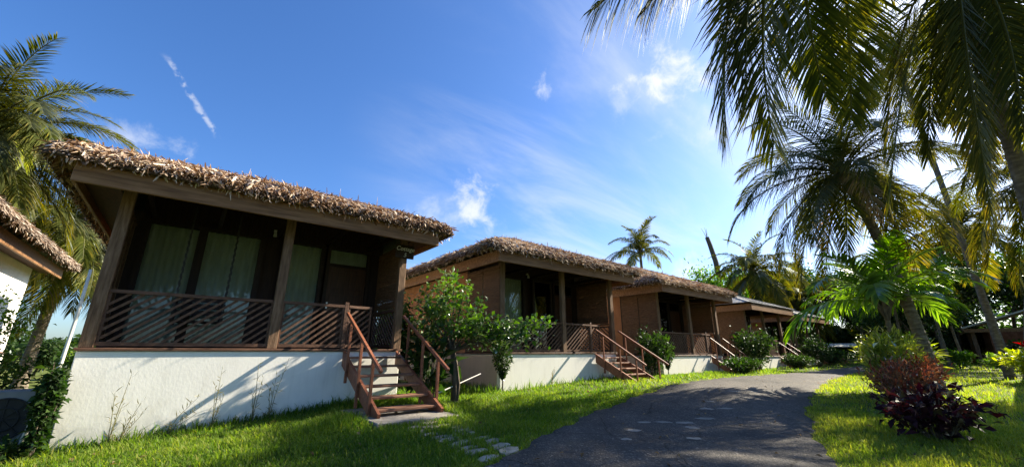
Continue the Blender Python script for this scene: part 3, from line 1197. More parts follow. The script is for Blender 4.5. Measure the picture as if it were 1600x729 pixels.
ac = empty('air_conditioner', (-1.99, 9.75, .14), 0, 'dark grey air conditioner unit with round fan beside nearest cottage', 'air conditioner')
MB().box(-.47, .47, -.17, .17, .12, .92).build('casing', M['acgrey'], ac, bevel=.02)
MB().box(-.4, -.3, -.15, .15, .0, .12).build('foot', M['acdark'], ac)
MB().box(.3, .4, -.15, .15, .0, .12).build('foot', M['acdark'], ac)
g = MB()
for rr in (.29, .16):
    t = [2 * math.pi * k / 24 for k in range(25)]
    g.tube([(.12 + rr * math.cos(a), -.186, .52 + rr * math.sin(a)) for a in t], .009, 5, cap=False)
for k in range(8):
    a = math.pi * k / 4
    g.tube([(.12, -.186, .52), (.12 + .29 * math.cos(a), -.186, .52 + .29 * math.sin(a))], .006, 5)
g.build('fan_grille', M['acdark'], ac)
d_ = MB()
d_.add([(.12, -.173, .52)] + [(.12 + .3 * math.cos(2 * math.pi * k / 28), -.174, .52 + .3 * math.sin(2 * math.pi * k / 28)) for k in range(28)], [(0, 1 + (k + 1) % 28, 1 + k) for k in range(28)])
d_.build('fan_opening', M['acdark'], ac)
for z in (.3, .4, .5, .6, .7):
    MB().box(-.42, -.26, -.178, -.172, z, z + .015).build('vent_slot', M['acdark'], ac)

# ------------------------------------------------------------------ palms


def frond_geo(pts, n, Lmax, w, droop=.35, rr=.022, seed=0, sep=1.0, u0=.12, vee=.25, yellow=.0, a0=24):
    r = np.random.default_rng(seed)
    pts = np.asarray(pts, float)
    seg = np.linalg.norm(np.diff(pts, axis=0), axis=1)
    s = np.concatenate([[0], np.cumsum(seg)])
    s /= s[-1]
    u = np.linspace(u0, 1, n) + r.normal(0, .15 / n, n)
    u = np.clip(np.repeat(u, 2), u0, 1)
    sg_ = np.tile([1., -1.], n)
    keep = r.random(2 * n) > .04
    u, sg_ = u[keep], sg_[keep]
    P = np.stack([np.interp(u, s, pts[:, k]) for k in range(3)], -1)
    e = .02
    T = nrm(np.stack([np.interp(np.minimum(u + e, 1), s, pts[:, k]) - np.interp(np.maximum(u - e, 0), s, pts[:, k]) for k in range(3)], -1))
    h = pts[-1] - pts[0]
    side0 = np.array([h[1], -h[0], 0.])
    side0 /= max(np.linalg.norm(side0), 1e-6)
    S = nrm(side0[None] - T * (T @ side0)[:, None])
    Nn = np.cross(S, T)
    Nn *= np.where(Nn[:, 2:3] < -.2, -1, 1)
    m = len(u)
    prof = np.where(u < .4, .6 + .4 * np.sin(np.clip(u / .4, 0, 1) * np.pi / 2), 1 - .68 * np.clip((u - .4) / .6, 0, 1) ** 1.4)
    Ln = (Lmax * prof * r.uniform(.88, 1.08, m))[:, None]
    a = (R(a0) + R(34) * u + r.normal(0, .07, m))[:, None]
    d = nrm(sg_[:, None] * S * np.cos(a) * sep + T * np.sin(a) + Nn * (vee + r.normal(0, .1, m)[:, None]))
    dr = (droop * r.uniform(.7, 1.35, m))[:, None]
    Wd = nrm(T - d * np.sum(T * d, 1)[:, None])
    V = np.empty((m, 7, 3))
    for k, (q, ww) in enumerate(((0, .45), (.33, 1.), (.7, .72))):
        c = P + d * Ln * q
        c[:, 2:3] -= dr * Ln * q * q
        V[:, 2 * k] = c + Wd * w * ww * .5
        V[:, 2 * k + 1] = c - Wd * w * ww * .5
    c = P + d * Ln
    c[:, 2:3] -= dr * Ln
    V[:, 6] = c
    F = np.array([(0, 1, 3), (0, 3, 2), (2, 3, 5), (2, 5, 4), (4, 5, 6)])
    F = (np.arange(m)[:, None, None] * 7 + F[None]).reshape(-1, 3)
    base = np.clip(r.beta(2.2, 2.6, m) * .75 + yellow * (.25 + .6 * u), 0, 1)
    tint = np.repeat(base[:, None], 7, 1)
    tint[:, 4:] = np.clip(tint[:, 4:] + .12 + .22 * (r.random(m)[:, None] < .3), 0, 1)
    # midrib
    k = 5
    us = np.linspace(0, 1, 15)
    C = np.stack([np.interp(us, s, pts[:, j]) for j in range(3)], -1)
    Tt = nrm(np.gradient(C, axis=0))
    Sx = nrm(side0[None] - Tt * (Tt @ side0)[:, None])
    Ny = np.cross(Sx, Tt)
    rad = rr * (1.3 - 1.15 * us) + .004
    ang = 2 * np.pi * np.arange(k) / k
    RV = C[:, None] + rad[:, None, None] * (np.cos(ang)[None, :, None] * Sx[:, None] * 1.2 + np.sin(ang)[None, :, None] * Ny[:, None])
    i = (np.arange(14)[:, None] * k + np.arange(k)[None])
    j = (np.arange(14)[:, None] * k + (np.arange(k)[None] + 1) % k)
    RT = np.concatenate([np.stack([i, j, j + k], -1).reshape(-1, 3), np.stack([i, j + k, i + k], -1).reshape(-1, 3)])
    return join([(V.reshape(-1, 3), F, tint.ravel()), (RV.reshape(-1, 3), RT, np.full(15 * k, .75))])


def arc(el, L, bend, n=18, lat=0.):
    pts, p = [], np.zeros(3)
    for i in range(n):
        f = i / (n - 1)
        a = el - bend * f ** 1.25
        pts.append(p.copy())
        p = p + L / (n - 1) * np.array([math.cos(a), lat * f, math.sin(a)])
    return pts


LIB = {}


def frond_lib(key, m, n, Lmax, w, yellow=0., L=4.):
    out = {}
    k = 0
    for cls, el, bend, droop in (('up', 80, 70, .2), ('high', 58, 98, .45), ('mid', 36, 96, .6), ('low', 12, 84, .75), ('hang', -22, 62, .7), ('down', -48, 36, .6)):
        out[cls] = []
        for v in range(2):
            g = frond_geo(arc(R(el), L, R(bend), lat=random.uniform(-.25, .25)), n, Lmax, w, droop, seed=100 + k, yellow=yellow + (.25 if cls in ('hang', 'down') else .1 if cls == 'low' else 0))
            out[cls].append(tri_mesh('frond', g[0], g[1], m, g[2]))
            k += 1
    LIB[key] = out


frond_lib('near', M['frond'], 96, .95, .031)
frond_lib('far', M['frond'], 46, 1.0, .07)
frond_lib('dry', M['fronddry'], 40, .8, .05)
frond_lib('areca', M['frondfresh'], 36, .95, .085, L=3.)
frond_lib('lime', M['yellow'], 70, .95, .045)


def trunk_mesh(base, top, r0, r1, sag=.3, rings=46):
    base, top = Vector(base), Vector(top)
    pts, rad = [], []
    ax = (top - base)
    side = Vector((ax.x, ax.y, 0))
    for i in range(rings * 2 + 1):
        f = i / (rings * 2)
        p = base + ax * f + side * (sag * (f * f - f)) * 1.0
        bulge = 1 + .5 * math.exp(-f * 14)
        pts.append(p - base)
        rad.append((r0 + (r1 - r0) * f) * bulge * (1.0 if i % 2 else .93) * random.uniform(.985, 1.015))
    return MB().tube(pts, rad, 12).mesh('trunk', M['trunk'], smooth=False)


def palm(label, base, hub, L, counts, r0=.18, r1=.12, lib='far', seed=1, skip=None, group='coconut palms around the cottages', name='coconut_palm', sag=.25, extra=(), nuts=0):
    rd = random.Random(seed)
    b, h = Vector(base), Vector(hub)
    root = empty(name, b, 0, label, 'palm tree', group)
    place('trunk', trunk_mesh(b, h, r0, r1, sag), root)
    # fibrous crown shaft
    cs = MB()
    for k in range(9):
        a = k * 2.4
        cs.tube([(0, 0, -.35), (.1 * math.cos(a), .1 * math.sin(a), .0), (.3 * math.cos(a), .3 * math.sin(a), .3)], [r1 * .9, .07, .03], 5)
    cs.build('crown_shaft', M['fronddry'] if 0 else M['bark'], root, h - b)
    a = rd.random() * 6.28
    for cls, n in counts:
        key = lib
        for i in range(n):
            a += 2.39996 + rd.uniform(-.2, .2)
            me = rd.choice(LIB[key][cls])
            o = place('frond', me, root, h - b + Vector((0, 0, rd.uniform(-.1, .1))), (rd.uniform(-.15, .15), rd.uniform(-.15, .15), a))
            s = L / (3. if lib == 'areca' else 4.) * rd.uniform(.85, 1.12)
            o.scale = (s, s, s)
    for cls, az, sc, key in extra:
        o = place('frond' if key != 'dry' else 'dry_frond', rd.choice(LIB[key][cls]), root, h - b, (rd.uniform(-.1, .1), 0, R(az)))
        s = L / 4 * sc
        o.scale = (s, s, s)
    if nuts:
        for k in range(nuts):
            a = k * 2.1
            p = h - b + Vector((.28 * math.cos(a), .28 * math.sin(a), -.28 - .1 * (k % 3)))
            mb = MB()
            mb.tube([p + Vector((0, 0, -.13 + .26 * q)) for q in (0, .15, .5, .85, 1)], [.02, .085, .12, .08, .02], 8)
            mb.build('coconut', M['stem'], root, smooth=True)
    return root


def gp(x, y, dz=-.05):
    return (x, y, float(gz(x, y)) + dz)


STD = (('up', 4), ('high', 6), ('mid', 8), ('low', 7), ('hang', 6), ('down', 4))
palm('tall coconut palm with drooping fronds behind the purple bush', gp(16.75, 1.85), (16.2, 2.6, 7.35), 3.85, (('up', 4), ('high', 6), ('mid', 9), ('low', 9), ('hang', 7), ('down', 4)), .16, .13, 'near', 3, sag=.9,
     extra=(('hang', 40, .8, 'dry'), ('hang', 210, .8, 'dry')), nuts=6)
palm('coconut palm leaning over the metal roofed hut at right', gp(26.2, .2), (21.2, -1.7, 7.4), 3.7, (('up', 4), ('high', 5), ('mid', 7), ('low', 7), ('hang', 6), ('down', 4)), .17, .12, 'near', 5, sag=.4)
palm('small coconut palm rising behind the second thatched roof', gp(30, 19.5), (30.02, 19.51, 10.0), 3.3, (('up', 5), ('high', 6), ('mid', 6), ('low', 4), ('hang', 1)), .16, .11, 'far', 8)
palm('coconut palm behind the metal roof, next to the dead trunk', gp(36, 12.9), (36.02, 12.88, 7.9), 4.3, STD, .2, .13, 'far', 9)
palm('low coconut palm at the far end of the cottage row', gp(42.8, 12.3), (42.58, 12.39, 6.0), 4.3, STD, .2, .13, 'far', 12)
palm('big coconut palm with yellow frond behind the nearest cottage', gp(-6.3, 21.2), (-6.6, 20.7, 8.4), 4.3, (('up', 6), ('high', 15), ('mid', 22), ('low', 18), ('hang', 12), ('down', 6)), .2, .15, 'near', 14,
     extra=(('mid', -15, 1., 'near'), ('low', -48, .75, 'lime'), ('mid', -50, .9, 'near'), ('low', -70, .9, 'near')))
palm('leaning coconut palm with hanging dry fronds beside air conditioner', gp(-5.05, 26.6), (-4.68, 26.02, 6.7), 4.6, (('high', 9), ('mid', 13), ('low', 12), ('hang', 11), ('down', 6)), .22, .17, 'near', 15,
     extra=(('hang', -60, .75, 'dry'), ('hang', -100, .7, 'dry'), ('hang', -20, .7, 'dry'), ('low', -80, .85, 'lime'), ('mid', -40, .8, 'lime'), ('hang', -55, .8, 'lime')))
palm('slim coconut palm in the woods left of the hut', gp(47, 5.4), (46.6, 5.2, 8.5), 4.2, STD, .16, .11, 'far', 23)
palm('coconut palm in the woods behind the boulder', gp(40, 1.0), (39.5, 1.2, 9.6), 4.2, STD, .16, .11, 'far', 24)
palm('short coconut palm in the woods straight behind the lane', gp(52, 9.0), (52, 8.7, 6.4), 4.4, STD, .17, .12, 'far', 25)
palm('young broad palm with bright green fronds in the croton bed', gp(16.3, 2.5), (15.75, 2.36, 2.85), 2.5, (('up', 4), ('high', 6), ('mid', 3), ('low', 1)), .08, .06, 'areca', 31, name='young_palm', group='young palms')


palm('very tall slim coconut palm reaching above the upper right edge', gp(25.2, .7), (24.5, .9, 15.0), 3.6, (('up', 3), ('high', 6), ('mid', 7), ('low', 6), ('hang', 4)), .12, .09, 'near', 33, sag=.3)


for (x, y, h_, lab) in ((30.5, 4.3, 4.2, 'slender clumping palm right of the lane end, nearest to the shelter'), (33.0, 2.9, 5.0, 'slender clumping palm just left of the boulder'), (36.5, 2.6, 5.6, 'slender clumping palm right behind the boulder'),
                        (38.0, 5.4, 5.2, 'slender clumping palm between shelter and boulder'), (41.0, 3.7, 6.0, 'tall slender clumping palm left of the hut'), (29.0, 3.4, 3.4, 'short slender palm behind the croton bed')):
    palm(lab, gp(x, y), (x + random.uniform(-.3, .3), y + random.uniform(-.3, .3), h_ + .8), 2.4, (('up', 2), ('high', 4), ('mid', 4), ('low', 2)), .075, .055, 'areca', int(x), name='slender_palm', group='slender palms at the wood edge')


def bez(a, c, b, n=20):
    a, c, b = (np.array(p, float) for p in (a, c, b))
    t = np.linspace(0, 1, n)[:, None]
    return (1 - t) ** 2 * a + 2 * t * (1 - t) * c + t * t * b


def over_palm(label, base, hub, specs, extras, L, seed, r0, r1, sag, dr=.35, a0=32):
    b, h = Vector(base), Vector(hub)
    root = empty('coconut_palm', b, 0, label, 'palm tree', 'coconut palms around the cottages')
    place('trunk', trunk_mesh(b, h, r0, r1, sag), root)
    for i, (tip, ctl, Lm, yl, *dd) in enumerate(specs):
        pts = bez(hub, ctl, tip) - np.array(hub)
        g = frond_geo(pts, 150, Lm, .026, dd[0] if dd else dr, .02, seed=seed * 50 + i, u0=.14, yellow=yl, a0=a0, vee=.12)
        place('frond', tri_mesh('frond', g[0], g[1], M['frond'], g[2]), root, h - b)
    rd = random.Random(seed)
    for cls, az in extras:
        o = place('frond', rd.choice(LIB['near'][cls]), root, h - b, (0, 0, R(az)))
        o.scale = (L / 4,) * 3
    return root


N1 = [((2.95, 2.2, 5.3), (3.84, 1.4, 6.6), .95, .3, .8), ((4.69, 1.72, 4.08), (4.07, 1.26, 6.7), 1.1, .0), ((5.59, 1.49, 4.21), (4.64, 1.2, 6.56), 1.2, .0), ((6.34, .98, 5.0), (5.39, .86, 6.9), 1.0, .0),
      ((7.28, .9, 4.98), (6.34, .27, 7.4), .9, .1), ((5.1, 1.55, 4.7), (4.3, 1.0, 7.0), 1.1, 0.), ((3.55, 1.95, 5.45), (4.2, 1.0, 7.0), .9, .4, .8)]
over_palm('nearest coconut palm whose dark fronds hang in from the top edge', gp(11.5, -5.0), (5.23, .22, 7.75), N1,
          (('up', 200), ('up', 40), ('high', 230), ('high', 290), ('mid', 330), ('mid', 260)), 4.2, 41, .2, .15, .35, .28, 24)
N2 = [((10.04, 1.05, 4.3), (9.98, 0.0, 8.3), .85, .15), ((11.36, -.12, 4.06), (10.84, -.6, 8.0), .85, .35), ((9.45, 1.39, 6.3), (9.37, .46, 9.2), .8, .1), ((11.4, -.82, 5.44), (11.31, -1.35, 8.5), .85, .1),
      ((11.9, .46, 5.59), (11.22, -.27, 8.6), .85, .1), ((10.78, .96, 5.58), (10.24, .11, 8.9), .85, .1), ((12.97, -.71, 4.32), (12.15, -1.33, 8.2), .85, .2), ((8.9, .6, 7.6), (9.5, -.2, 9.6), .8, 0.), ((11.9, -.2, 4.9), (11.4, -.6, 8.6), .9, .3), ((9.9, 1.3, 7.2), (9.9, .2, 9.4), .9, 0.), ((12.6, -.4, 5.6), (11.8, -.8, 8.7), .9, .2),
      ((13.6, .0, 7.0), (12.4, -.6, 9.3), .9, 0.), ((12.9, -1.6, 6.6), (12.0, -1.4, 9.0), .9, 0.)]
over_palm('coconut palm at top right with yellow edged hanging fronds', gp(14.5, -.5), (10.86, -.87, 9.3), N2,
          (('up', 100), ('up', 280), ('high', 200), ('high', 320), ('mid', 60), ('mid', 240), ('low', 350)), 4.0, 42, .14, .11, .25)

# ------------------------------------------------------------------ broadleaf trees and shrubs


def tree_geo(h, r, spread, n_leaf, lsize, seed, levels=3, trunk_h=.4, lean=(0, 0)):
    rd = random.Random(seed)
    r_ = np.random.default_rng(seed)
    mb = MB()
    tips = []

    def grow(p, d, ln, rad, lv):
        n = 4
        pts, rads = [p], [rad]
        for i in range(n):
            d = (d + Vector((rd.gauss(0, .16), rd.gauss(0, .16), rd.gauss(.03, .08)))).normalized()
            p = p + d * ln / n
            pts.append(p)
            rads.append(rad * (1 - .45 * (i + 1) / n))
        mb.tube(pts, rads, 6 if lv > 1 else 4, cap=False)
        if lv <= 1:
            tips.extend([(pts[k], 1.) for k in (2, 3, 4)])
        if lv > 0:
            for k in range(rd.choice((2, 3, 3)) if lv < levels else rd.choice((4, 5))):
                a = rd.uniform(0, 6.28)
                e = rd.uniform(.35, 1.0) * spread
                nd = (d * math.cos(e) + Vector((math.cos(a), math.sin(a), .25)) * math.sin(e)).normalized()
                s = rd.choice(pts[2:]) if lv < levels else pts[-1 - rd.choice((0, 0, 1))]
                grow(s, nd, ln * rd.uniform(.55, .8), rads[-1] * .75, lv - 1)
    grow(Vector((0, 0, 0)), Vector((lean[0], lean[1], 1)).normalized(), h * trunk_h, r, levels)
    pts = np.array([t[0] for t in tips])
    c = pts[r_.integers(0, len(pts), n_leaf)]
    P = c + r_.normal(0, h * .055, (n_leaf, 3))
    D = nrm(r_.normal(0, 1, (n_leaf, 3)) + nrm(P - pts.mean(0)) * .6 + np.array([0, 0, -.15]))
    Nn = r_.normal(0, .6, (n_leaf, 3)) + np.array([0, 0, 1.])
    clump = .25 * np.sin(P[:, 0] * 3.1 / (h * .2)) * np.cos(P[:, 1] * 2.7 / (h * .2))
    g = leaves(P, D, Nn, lsize * r_.uniform(.7, 1.25, n_leaf), lsize * .42, np.clip(r_.beta(2, 2, n_leaf) + clump, 0, 1))
    return mb, g


def tree_meshes(*a, m='leaf', **k):
    mb, g = tree_geo(*a, **k)
    return mb.mesh('trunk', M['bark'], smooth=True), tri_mesh('crown', g[0], g[1], M[m], g[2])


def put_tree(meshes, x, y, s, rz, label, name='broadleaf_tree', cat='tree', group=None, dz=-.05):
    root = empty(name, gp(x, y, dz), rz, label, cat, group)
    root.scale = (s, s, s)
    place('trunk', meshes[0], root)
    place('crown', meshes[1], root, kind='stuff')
    return root


UV_ = [tree_meshes(5, .1, 1.25, 4200, .36, 56, trunk_h=.22, m='leafdark'), tree_meshes(5, .1, 1.3, 4200, .4, 57, trunk_h=.2)]
TV = [tree_meshes(8, .16, 1.0, 5200, .34, 51), tree_meshes(8, .14, .8, 5000, .3, 52, m='leafdark'), tree_meshes(8, .15, 1.15, 5600, .38, 53, m='leafdark'), tree_meshes(8, .15, .9, 4600, .42, 54)]
WOODS = [(46, 12, 1.15, 1), (50, 15.5, 1.25, 2), (55, 10.5, 1.2, 1), (57, 7, 1.15, 2), (50, 3.5, 1.0, 1), (54, 0.5, 1.15, 2), (49, -3, 1.1, 1), (33, -7.0, 1.0, 0),
         (60, -6, 1.3, 2), (62, 3, 1.3, 1), (44, -9, 1.2, 1), (36, 4.2, .62, 2), (44, 8.3, .75, 1), (40, 5.6, .6, 1), (66, 12, 1.4, 2), (58, 18, 1.3, 1), (31, -2.9, .62, 0), (33, -5.0, .7, 3),
         (45, 4.6, .7, 2)]
WL = ['dark tree at the lane end behind the last cottage', 'dense dark tree rising behind the last cottage', 'dark tree at the back of the woods above the lane end', 'spreading dark tree right of the lane end',
      'dark tree in the woods left of the hut', 'spreading tree right behind the metal roofed hut', 'dark tree beyond the hut at right', 
      'light green tree at the right picture edge', 'tall dark tree deepest in the woods at right', 'tall dark tree deepest in the woods, left of the hut', 'dark tree far back past the right picture edge',
      'low dark tree next to the boulder', 'low dark tree beside the far shelter', 'low dark tree between shelter and boulder', 'far dark tree above the metal roofs',
      'far dark tree behind the row of cottages', 'light leafy tree in front of the hut roof', 'pale leafy tree nearest to the right edge', 'low dark tree left of the hut post']
for (x, y, s, v), lab in zip(WOODS, WL):
    put_tree(TV[v], x, y, s * random.uniform(1.0, 1.15), random.uniform(0, 6.28), lab, group='trees of the woods behind the lane')
UNDER = [(46, 10.5, 1.0, 0), (49, 7.5, .9, 0), (47, 5.0, .8, 1), (52, 12.5, 1.2, 0), (44, 4.0, .7, 0), (52, 2.5, 1.1, 0), (43.5, 6.6, .7, 1), (55, -1.5, 1.2, 0), (47, -6.5, 1.2, 0),
         (58, 4.8, 1.3, 0), (60, 9.5, 1.4, 0), (57, 14.5, 1.4, 0), (33, -4.6, .7, 1), (52, -8.5, 1.3, 0)]
UL = ['low dark thicket tree behind the last cottage', 'low dark thicket tree just right of the lane end', 'low light green tree among the palms right of the lane end', 'low dark tree showing over the last metal roof',
      'low dark tree right behind the boulder', 'low dark tree left of the hut wall', 'low light green tree above the far shelter', 'low dark tree at the back wall of the hut', 
      'low dark tree right of the hut', 'broad low tree deep in the woods behind the boulder', 'broad low tree deep in the woods at the lane end',
      'broad low tree deep behind the last cottage', 'low light green tree at the right picture edge', 'broad low tree beyond the hut roof at right']
for (x, y, s, v), lab in zip(UNDER, UL):
    put_tree(UV_[v], x, y, s, random.uniform(0, 6.28), lab, group='trees of the woods behind the lane')
for (x, y, s, v), lab in zip([(-11, 38, .8, 0), (-7.5, 42, .9, 0), (-5, 36, .75, 1), (-14, 34, .9, 0), (-3, 33, .6, 0)],
                             ['dark tree in the gap left of nearest cottage', 'wide tree low in the gap behind the leaning palm', 'light tree just behind the white pipe', 'dark tree at the far left behind the air conditioner',
                              'small dark tree right behind the corner of nearest cottage']):
    put_tree(UV_[v], x, y, s, random.uniform(0, 6.28), lab, group='trees behind nearest cottage')
for (x, y, s, v), lab in zip([(-7, -15, 1.3, 0), (-1, -16, 1.5, 1), (5, -15, 1.6, 2), (11, -16, 1.6, 1), (17, -15, 1.5, 3), (23, -16, 1.4, 2)],
                             ['dark tree across the lawn, mirrored at the left of the porch glass', 'tall tree across the lawn, mirrored in the left pane', 'dark spreading tree across the lawn, mirrored in the middle panes',
                              'tall dark tree across the lawn, mirrored in the narrow pane', 'light tree across the lawn, mirrored near the porch door', 'dark tree across the lawn, beyond the right picture edge']):
    put_tree(TV[v], x, y, s, random.uniform(0, 6.28), lab, group='trees across the lawn behind the camera')

def far_woods():
    r = np.random.default_rng(99)
    n = 30000
    a = np.radians(51.4 + r.uniform(-62, 62, n))
    rel = (np.degrees(a) - 51.4)
    hmax = np.where(rel < 0, 9.0, 4.5) * (.75 + .3 * np.sin(a * 37) * np.sin(a * 17 + 1))
    rr_ = 72 + r.normal(0, 5, n)
    z = hmax * r.random(n) ** .8
    P = np.stack([rr_ * np.cos(a), rr_ * np.sin(a), z + .4], -1)
    g = leaves(P, r.normal(0, 1, (n, 3)), r.normal(0, .7, (n, 3)) + [0, 0, 1], r.uniform(.5, 1.1, n), r.uniform(.25, .5, n), np.clip(r.beta(2, 2.5, n) + .2 * np.sin(a * 90) * np.cos(z), 0, 1))
    o = place('far_woods', tri_mesh('far_woods', g[0], g[1], M['leafdark'], g[2]))
    tag(o, 'distant dark green woods closing the view behind the cottages and trees', 'woods', kind='stuff')


far_woods()
bt = tree_meshes(11, .2, 1.0, 4200, .42, 61)
put_tree(bt, 43.2, 18.0, .92, .4, 'thin leaved tree between the third roof and the back palm', name='broadleaf_tree')
dt = empty('dead_trunk', gp(40.5, 17.6), 0, 'bare dead trunk sticking up beside the thin leaved tree', 'dead tree')
q = MB()
q.tube([(0, 0, 0), (.1, 0, 5), (-.2, .1, 9.5), (-.7, .2, 11.2), (-.9, .3, 12.0)], [.3, .27, .25, .22, .2], 9)
q.build('trunk', M['bark'], dt)
for a, b in (((-.85, .3, 11.7), (-1.5, .5, 12.9)), ((-.9, .3, 12.), (-.7, .5, 13.1)), ((-.88, .3, 11.9), (-1.2, .1, 12.8))):
    MB().tube([a, (Vector(a) + Vector(b)) / 2 + Vector((.05, 0, .1)), b], [.035, .02, .008], 5).build('twig', M['bark'], dt)


def shrub(name, label, x, y, rx, ry, h, n, ls, m, cat='bush', z0=.12, lw=.45, group=None, seed=0, up=.5, stems=9, single=0, fold=.25, top=1.0, dens=.5):
    """many stems fanning out, leaves along and at the end of them"""
    r = np.random.default_rng(seed + 900)
    root = empty(name, gp(x, y, 0), 0, label, cat, group)
    st = MB()
    tips = []
    for k in range(stems):
        a = 2 * math.pi * (k + r.random()) / stems
        f = math.sqrt(r.random())
        ex, ey, ez = rx * f * math.cos(a), ry * f * math.sin(a), h * (1 - .35 * f * f) * r.uniform(.8, 1.05)
        p = [(ex * .12, ey * .12, -.05), (ex * .5, ey * .5, ez * .45), (ex, ey, ez)]
        st.tube(p, [.016, .011, .005], 5)
        tips.append((ex, ey, ez))
    st.build('stems', M['bark'], root)
    tips = np.array(tips)
    k = r.integers(0, len(tips), n)
    f = z0 + (1 - z0) * r.random(n) ** dens
    t = tips[k]
    base = np.stack([t[:, 0] * f ** 1.1, t[:, 1] * f ** 1.1, t[:, 2] * f], -1)
    P = base + r.normal(0, 1, (n, 3)) * np.array([rx * .17, ry * .17, h * .07])
    P[:, 2] = np.maximum(P[:, 2], .03)
    D = nrm(r.normal(0, .7, (n, 3)) + nrm(P * np.array([1, 1, 0.]) + 1e-6) * .7 + np.array([0, 0, up]))
    Nn = r.normal(0, .5, (n, 3)) + np.array([0, 0, 1.])
    Ln = ls * r.uniform(.6, 1.25, n)
    clump = .22 * np.sin(P[:, 0] * 5 / rx) * np.cos(P[:, 1] * 4 / ry + P[:, 2] * 5)
    tint = np.clip(r.beta(2, 2, n) + clump, 0, 1)
    if single:
        lib = []
        for q in range(6):
            g = leaves(np.zeros((1, 3)), np.array([[1., 0, 0]]), np.array([[0, 0, 1.]]), ls, ls * lw, np.array([.1 + .15 * q]), fold, .2)
            lib.append(tri_mesh('leaf', g[0], g[1], M[m], g[2]))
        order = np.argsort(-P[:, 2] - .3 * np.linalg.norm(P[:, :2], axis=1))[:single]
        for i in order:
            d, nn = Vector(D[i]), Vector(Nn[i])
            s_ = d.cross(nn).normalized()
            u_ = s_.cross(d)
            mt = Matrix((d, -s_, u_)).transposed()
            o = place('leaf', lib[i % 6], root, P[i], mt.to_euler())
            sc = float(Ln[i] / ls)
            o.scale = (sc, sc, sc)
        keep = np.ones(n, bool)
        keep[order] = False
    else:
        keep = np.ones(n, bool)
    g = leaves(P[keep], D[keep], Nn[keep], Ln[keep], Ln[keep] * lw, tint[keep], fold)
    place('foliage', tri_mesh('foliage', g[0], g[1], M[m], g[2]), root, kind='stuff')
    return root


# croton bed on the right of the lane
shrub('purple_bush', 'low dark purple leaved bush at the front end of the croton bed', 9.2, 1.15, .85, .62, .78, 750, .17, 'purple', lw=.5, seed=1, single=280, stems=16, up=.3)
shrub('croton_bush', 'red brown twiggy croton bush in the middle of the bed', 12.0, 1.85, .8, .6, 1.0, 1250, .13, 'croton', lw=.28, seed=2, stems=26, up=1.0, group='croton bushes in the bed')
shrub('croton_bush', 'smaller red brown croton bush right at the palm foot', 13.4, 1.75, .8, .6, 1.1, 1500, .14, 'croton', lw=.28, seed=22, stems=20, up=1.0, group='croton bushes in the bed')
shrub('croton_bush', 'bright yellow green croton bush at the back of the bed', 15.4, 2.45, .75, .6, 1.75, 1700, .24, 'yellow', lw=.26, seed=3, stems=18, up=.9, group='croton bushes in the bed')
shrub('croton_bush', 'yellow green croton bush behind the red brown ones', 13.5, 2.2, .6, .5, 1.45, 1200, .24, 'yellow', lw=.26, seed=4, stems=16, up=.9, group='croton bushes in the bed')
# red flowers at the right edge
rf = shrub('flower_bush', 'bush of bright green leaves with red flowers at the right edge', 23.4, -.2, 1.0, .9, 1.25, 1300, .26, 'yellow', lw=.4, seed=5, stems=16, up=.6)
r = np.random.default_rng(77)
n = 40
c = np.array([(-.2, .1, 1.36), (.35, .3, 1.3), (.1, -.4, 1.2), (-.5, -.3, 1.15)])[r.integers(0, 4, n)]
g = leaves(c + r.normal(0, .05, (n, 3)), r.normal(0, 1, (n, 3)) + np.array([0, 0, .3]), r.normal(0, 1, (n, 3)), .3, .07, r.random(n) * .6)
place('flowers', tri_mesh('flowers', g[0], g[1], M['flower'], g[2]), rf)
shrub('leafy_bush', 'low leafy bush on the lawn in front of the hut post', 33, .9, .9, .8, .75, 700, .24, 'leaf', seed=6, stems=12)
shrub('leafy_bush', 'green bush at the foot of the boulder', 33.5, 2.6, .9, .8, .9, 700, .24, 'leaf', seed=7, stems=12)
shrub('leafy_bush', 'dark round bush behind the young palm', 22.5, 3.0, 1.0, .9, 1.6, 1500, .2, 'leafdark', seed=8, stems=14)
shrub('leafy_bush', 'ferny bright bush between palm trunk and crotons', 18.5, 2.5, .7, .6, 1.3, 700, .4, 'yellow', lw=.16, seed=9, stems=12, up=.5)
shrub('leafy_bush', 'dark bush beyond the hut post at right', 41, -.2, 1.6, 1.2, 1.6, 1300, .28, 'leafdark', seed=10, stems=14)
# along the cottages
shrub('corner_shrub', 'dark glossy shrub climbing the left corner of the white plinth', -1.36, 8.84, .13, .13, 1.4, 1000, .11, 'leafdark', lw=.6, seed=11, stems=14, up=.2, dens=.7)
shrub('corner_shrub', 'low dark shrub in front of the air conditioner', -1.62, 8.95, .2, .2, .26, 200, .11, 'leafdark', lw=.55, seed=12, stems=9, up=.2)
shrub('big_leaf_plant', 'broad leaved dark plant growing beside the right handrail', 4.35, 8.35, .45, .4, 1.55, 130, .4, 'leafdark', lw=.5, seed=13, stems=9, up=.1, single=120)
shrub('leafy_bush', 'tall dark bush filling the gap between the first two cottages', 5.0, 12.2, .7, .8, 2.6, 2800, .2, 'leafdark', lw=.5, seed=26, stems=18, up=.2)
shrub('clipped_hedge', 'low dark hedge in front of the third cottage steps', 18.7, 7.75, 1.3, .55, .62, 2400, .15, 'leafdark', lw=.4, seed=14, stems=26, up=.4)
shrub('clipped_hedge', 'low dark hedge in front of the fourth cottage', 26.3, 8.0, 1.5, .6, .72, 2000, .16, 'leafdark', lw=.4, seed=15, stems=26, up=.4)
shrub('porch_bush', 'leafy bush with pale lit leaves between third and fourth cottage', 21.7, 8.3, 1.0, .8, 2.15, 1500, .2, 'leafdark', lw=.5, seed=16, stems=16, up=.3)
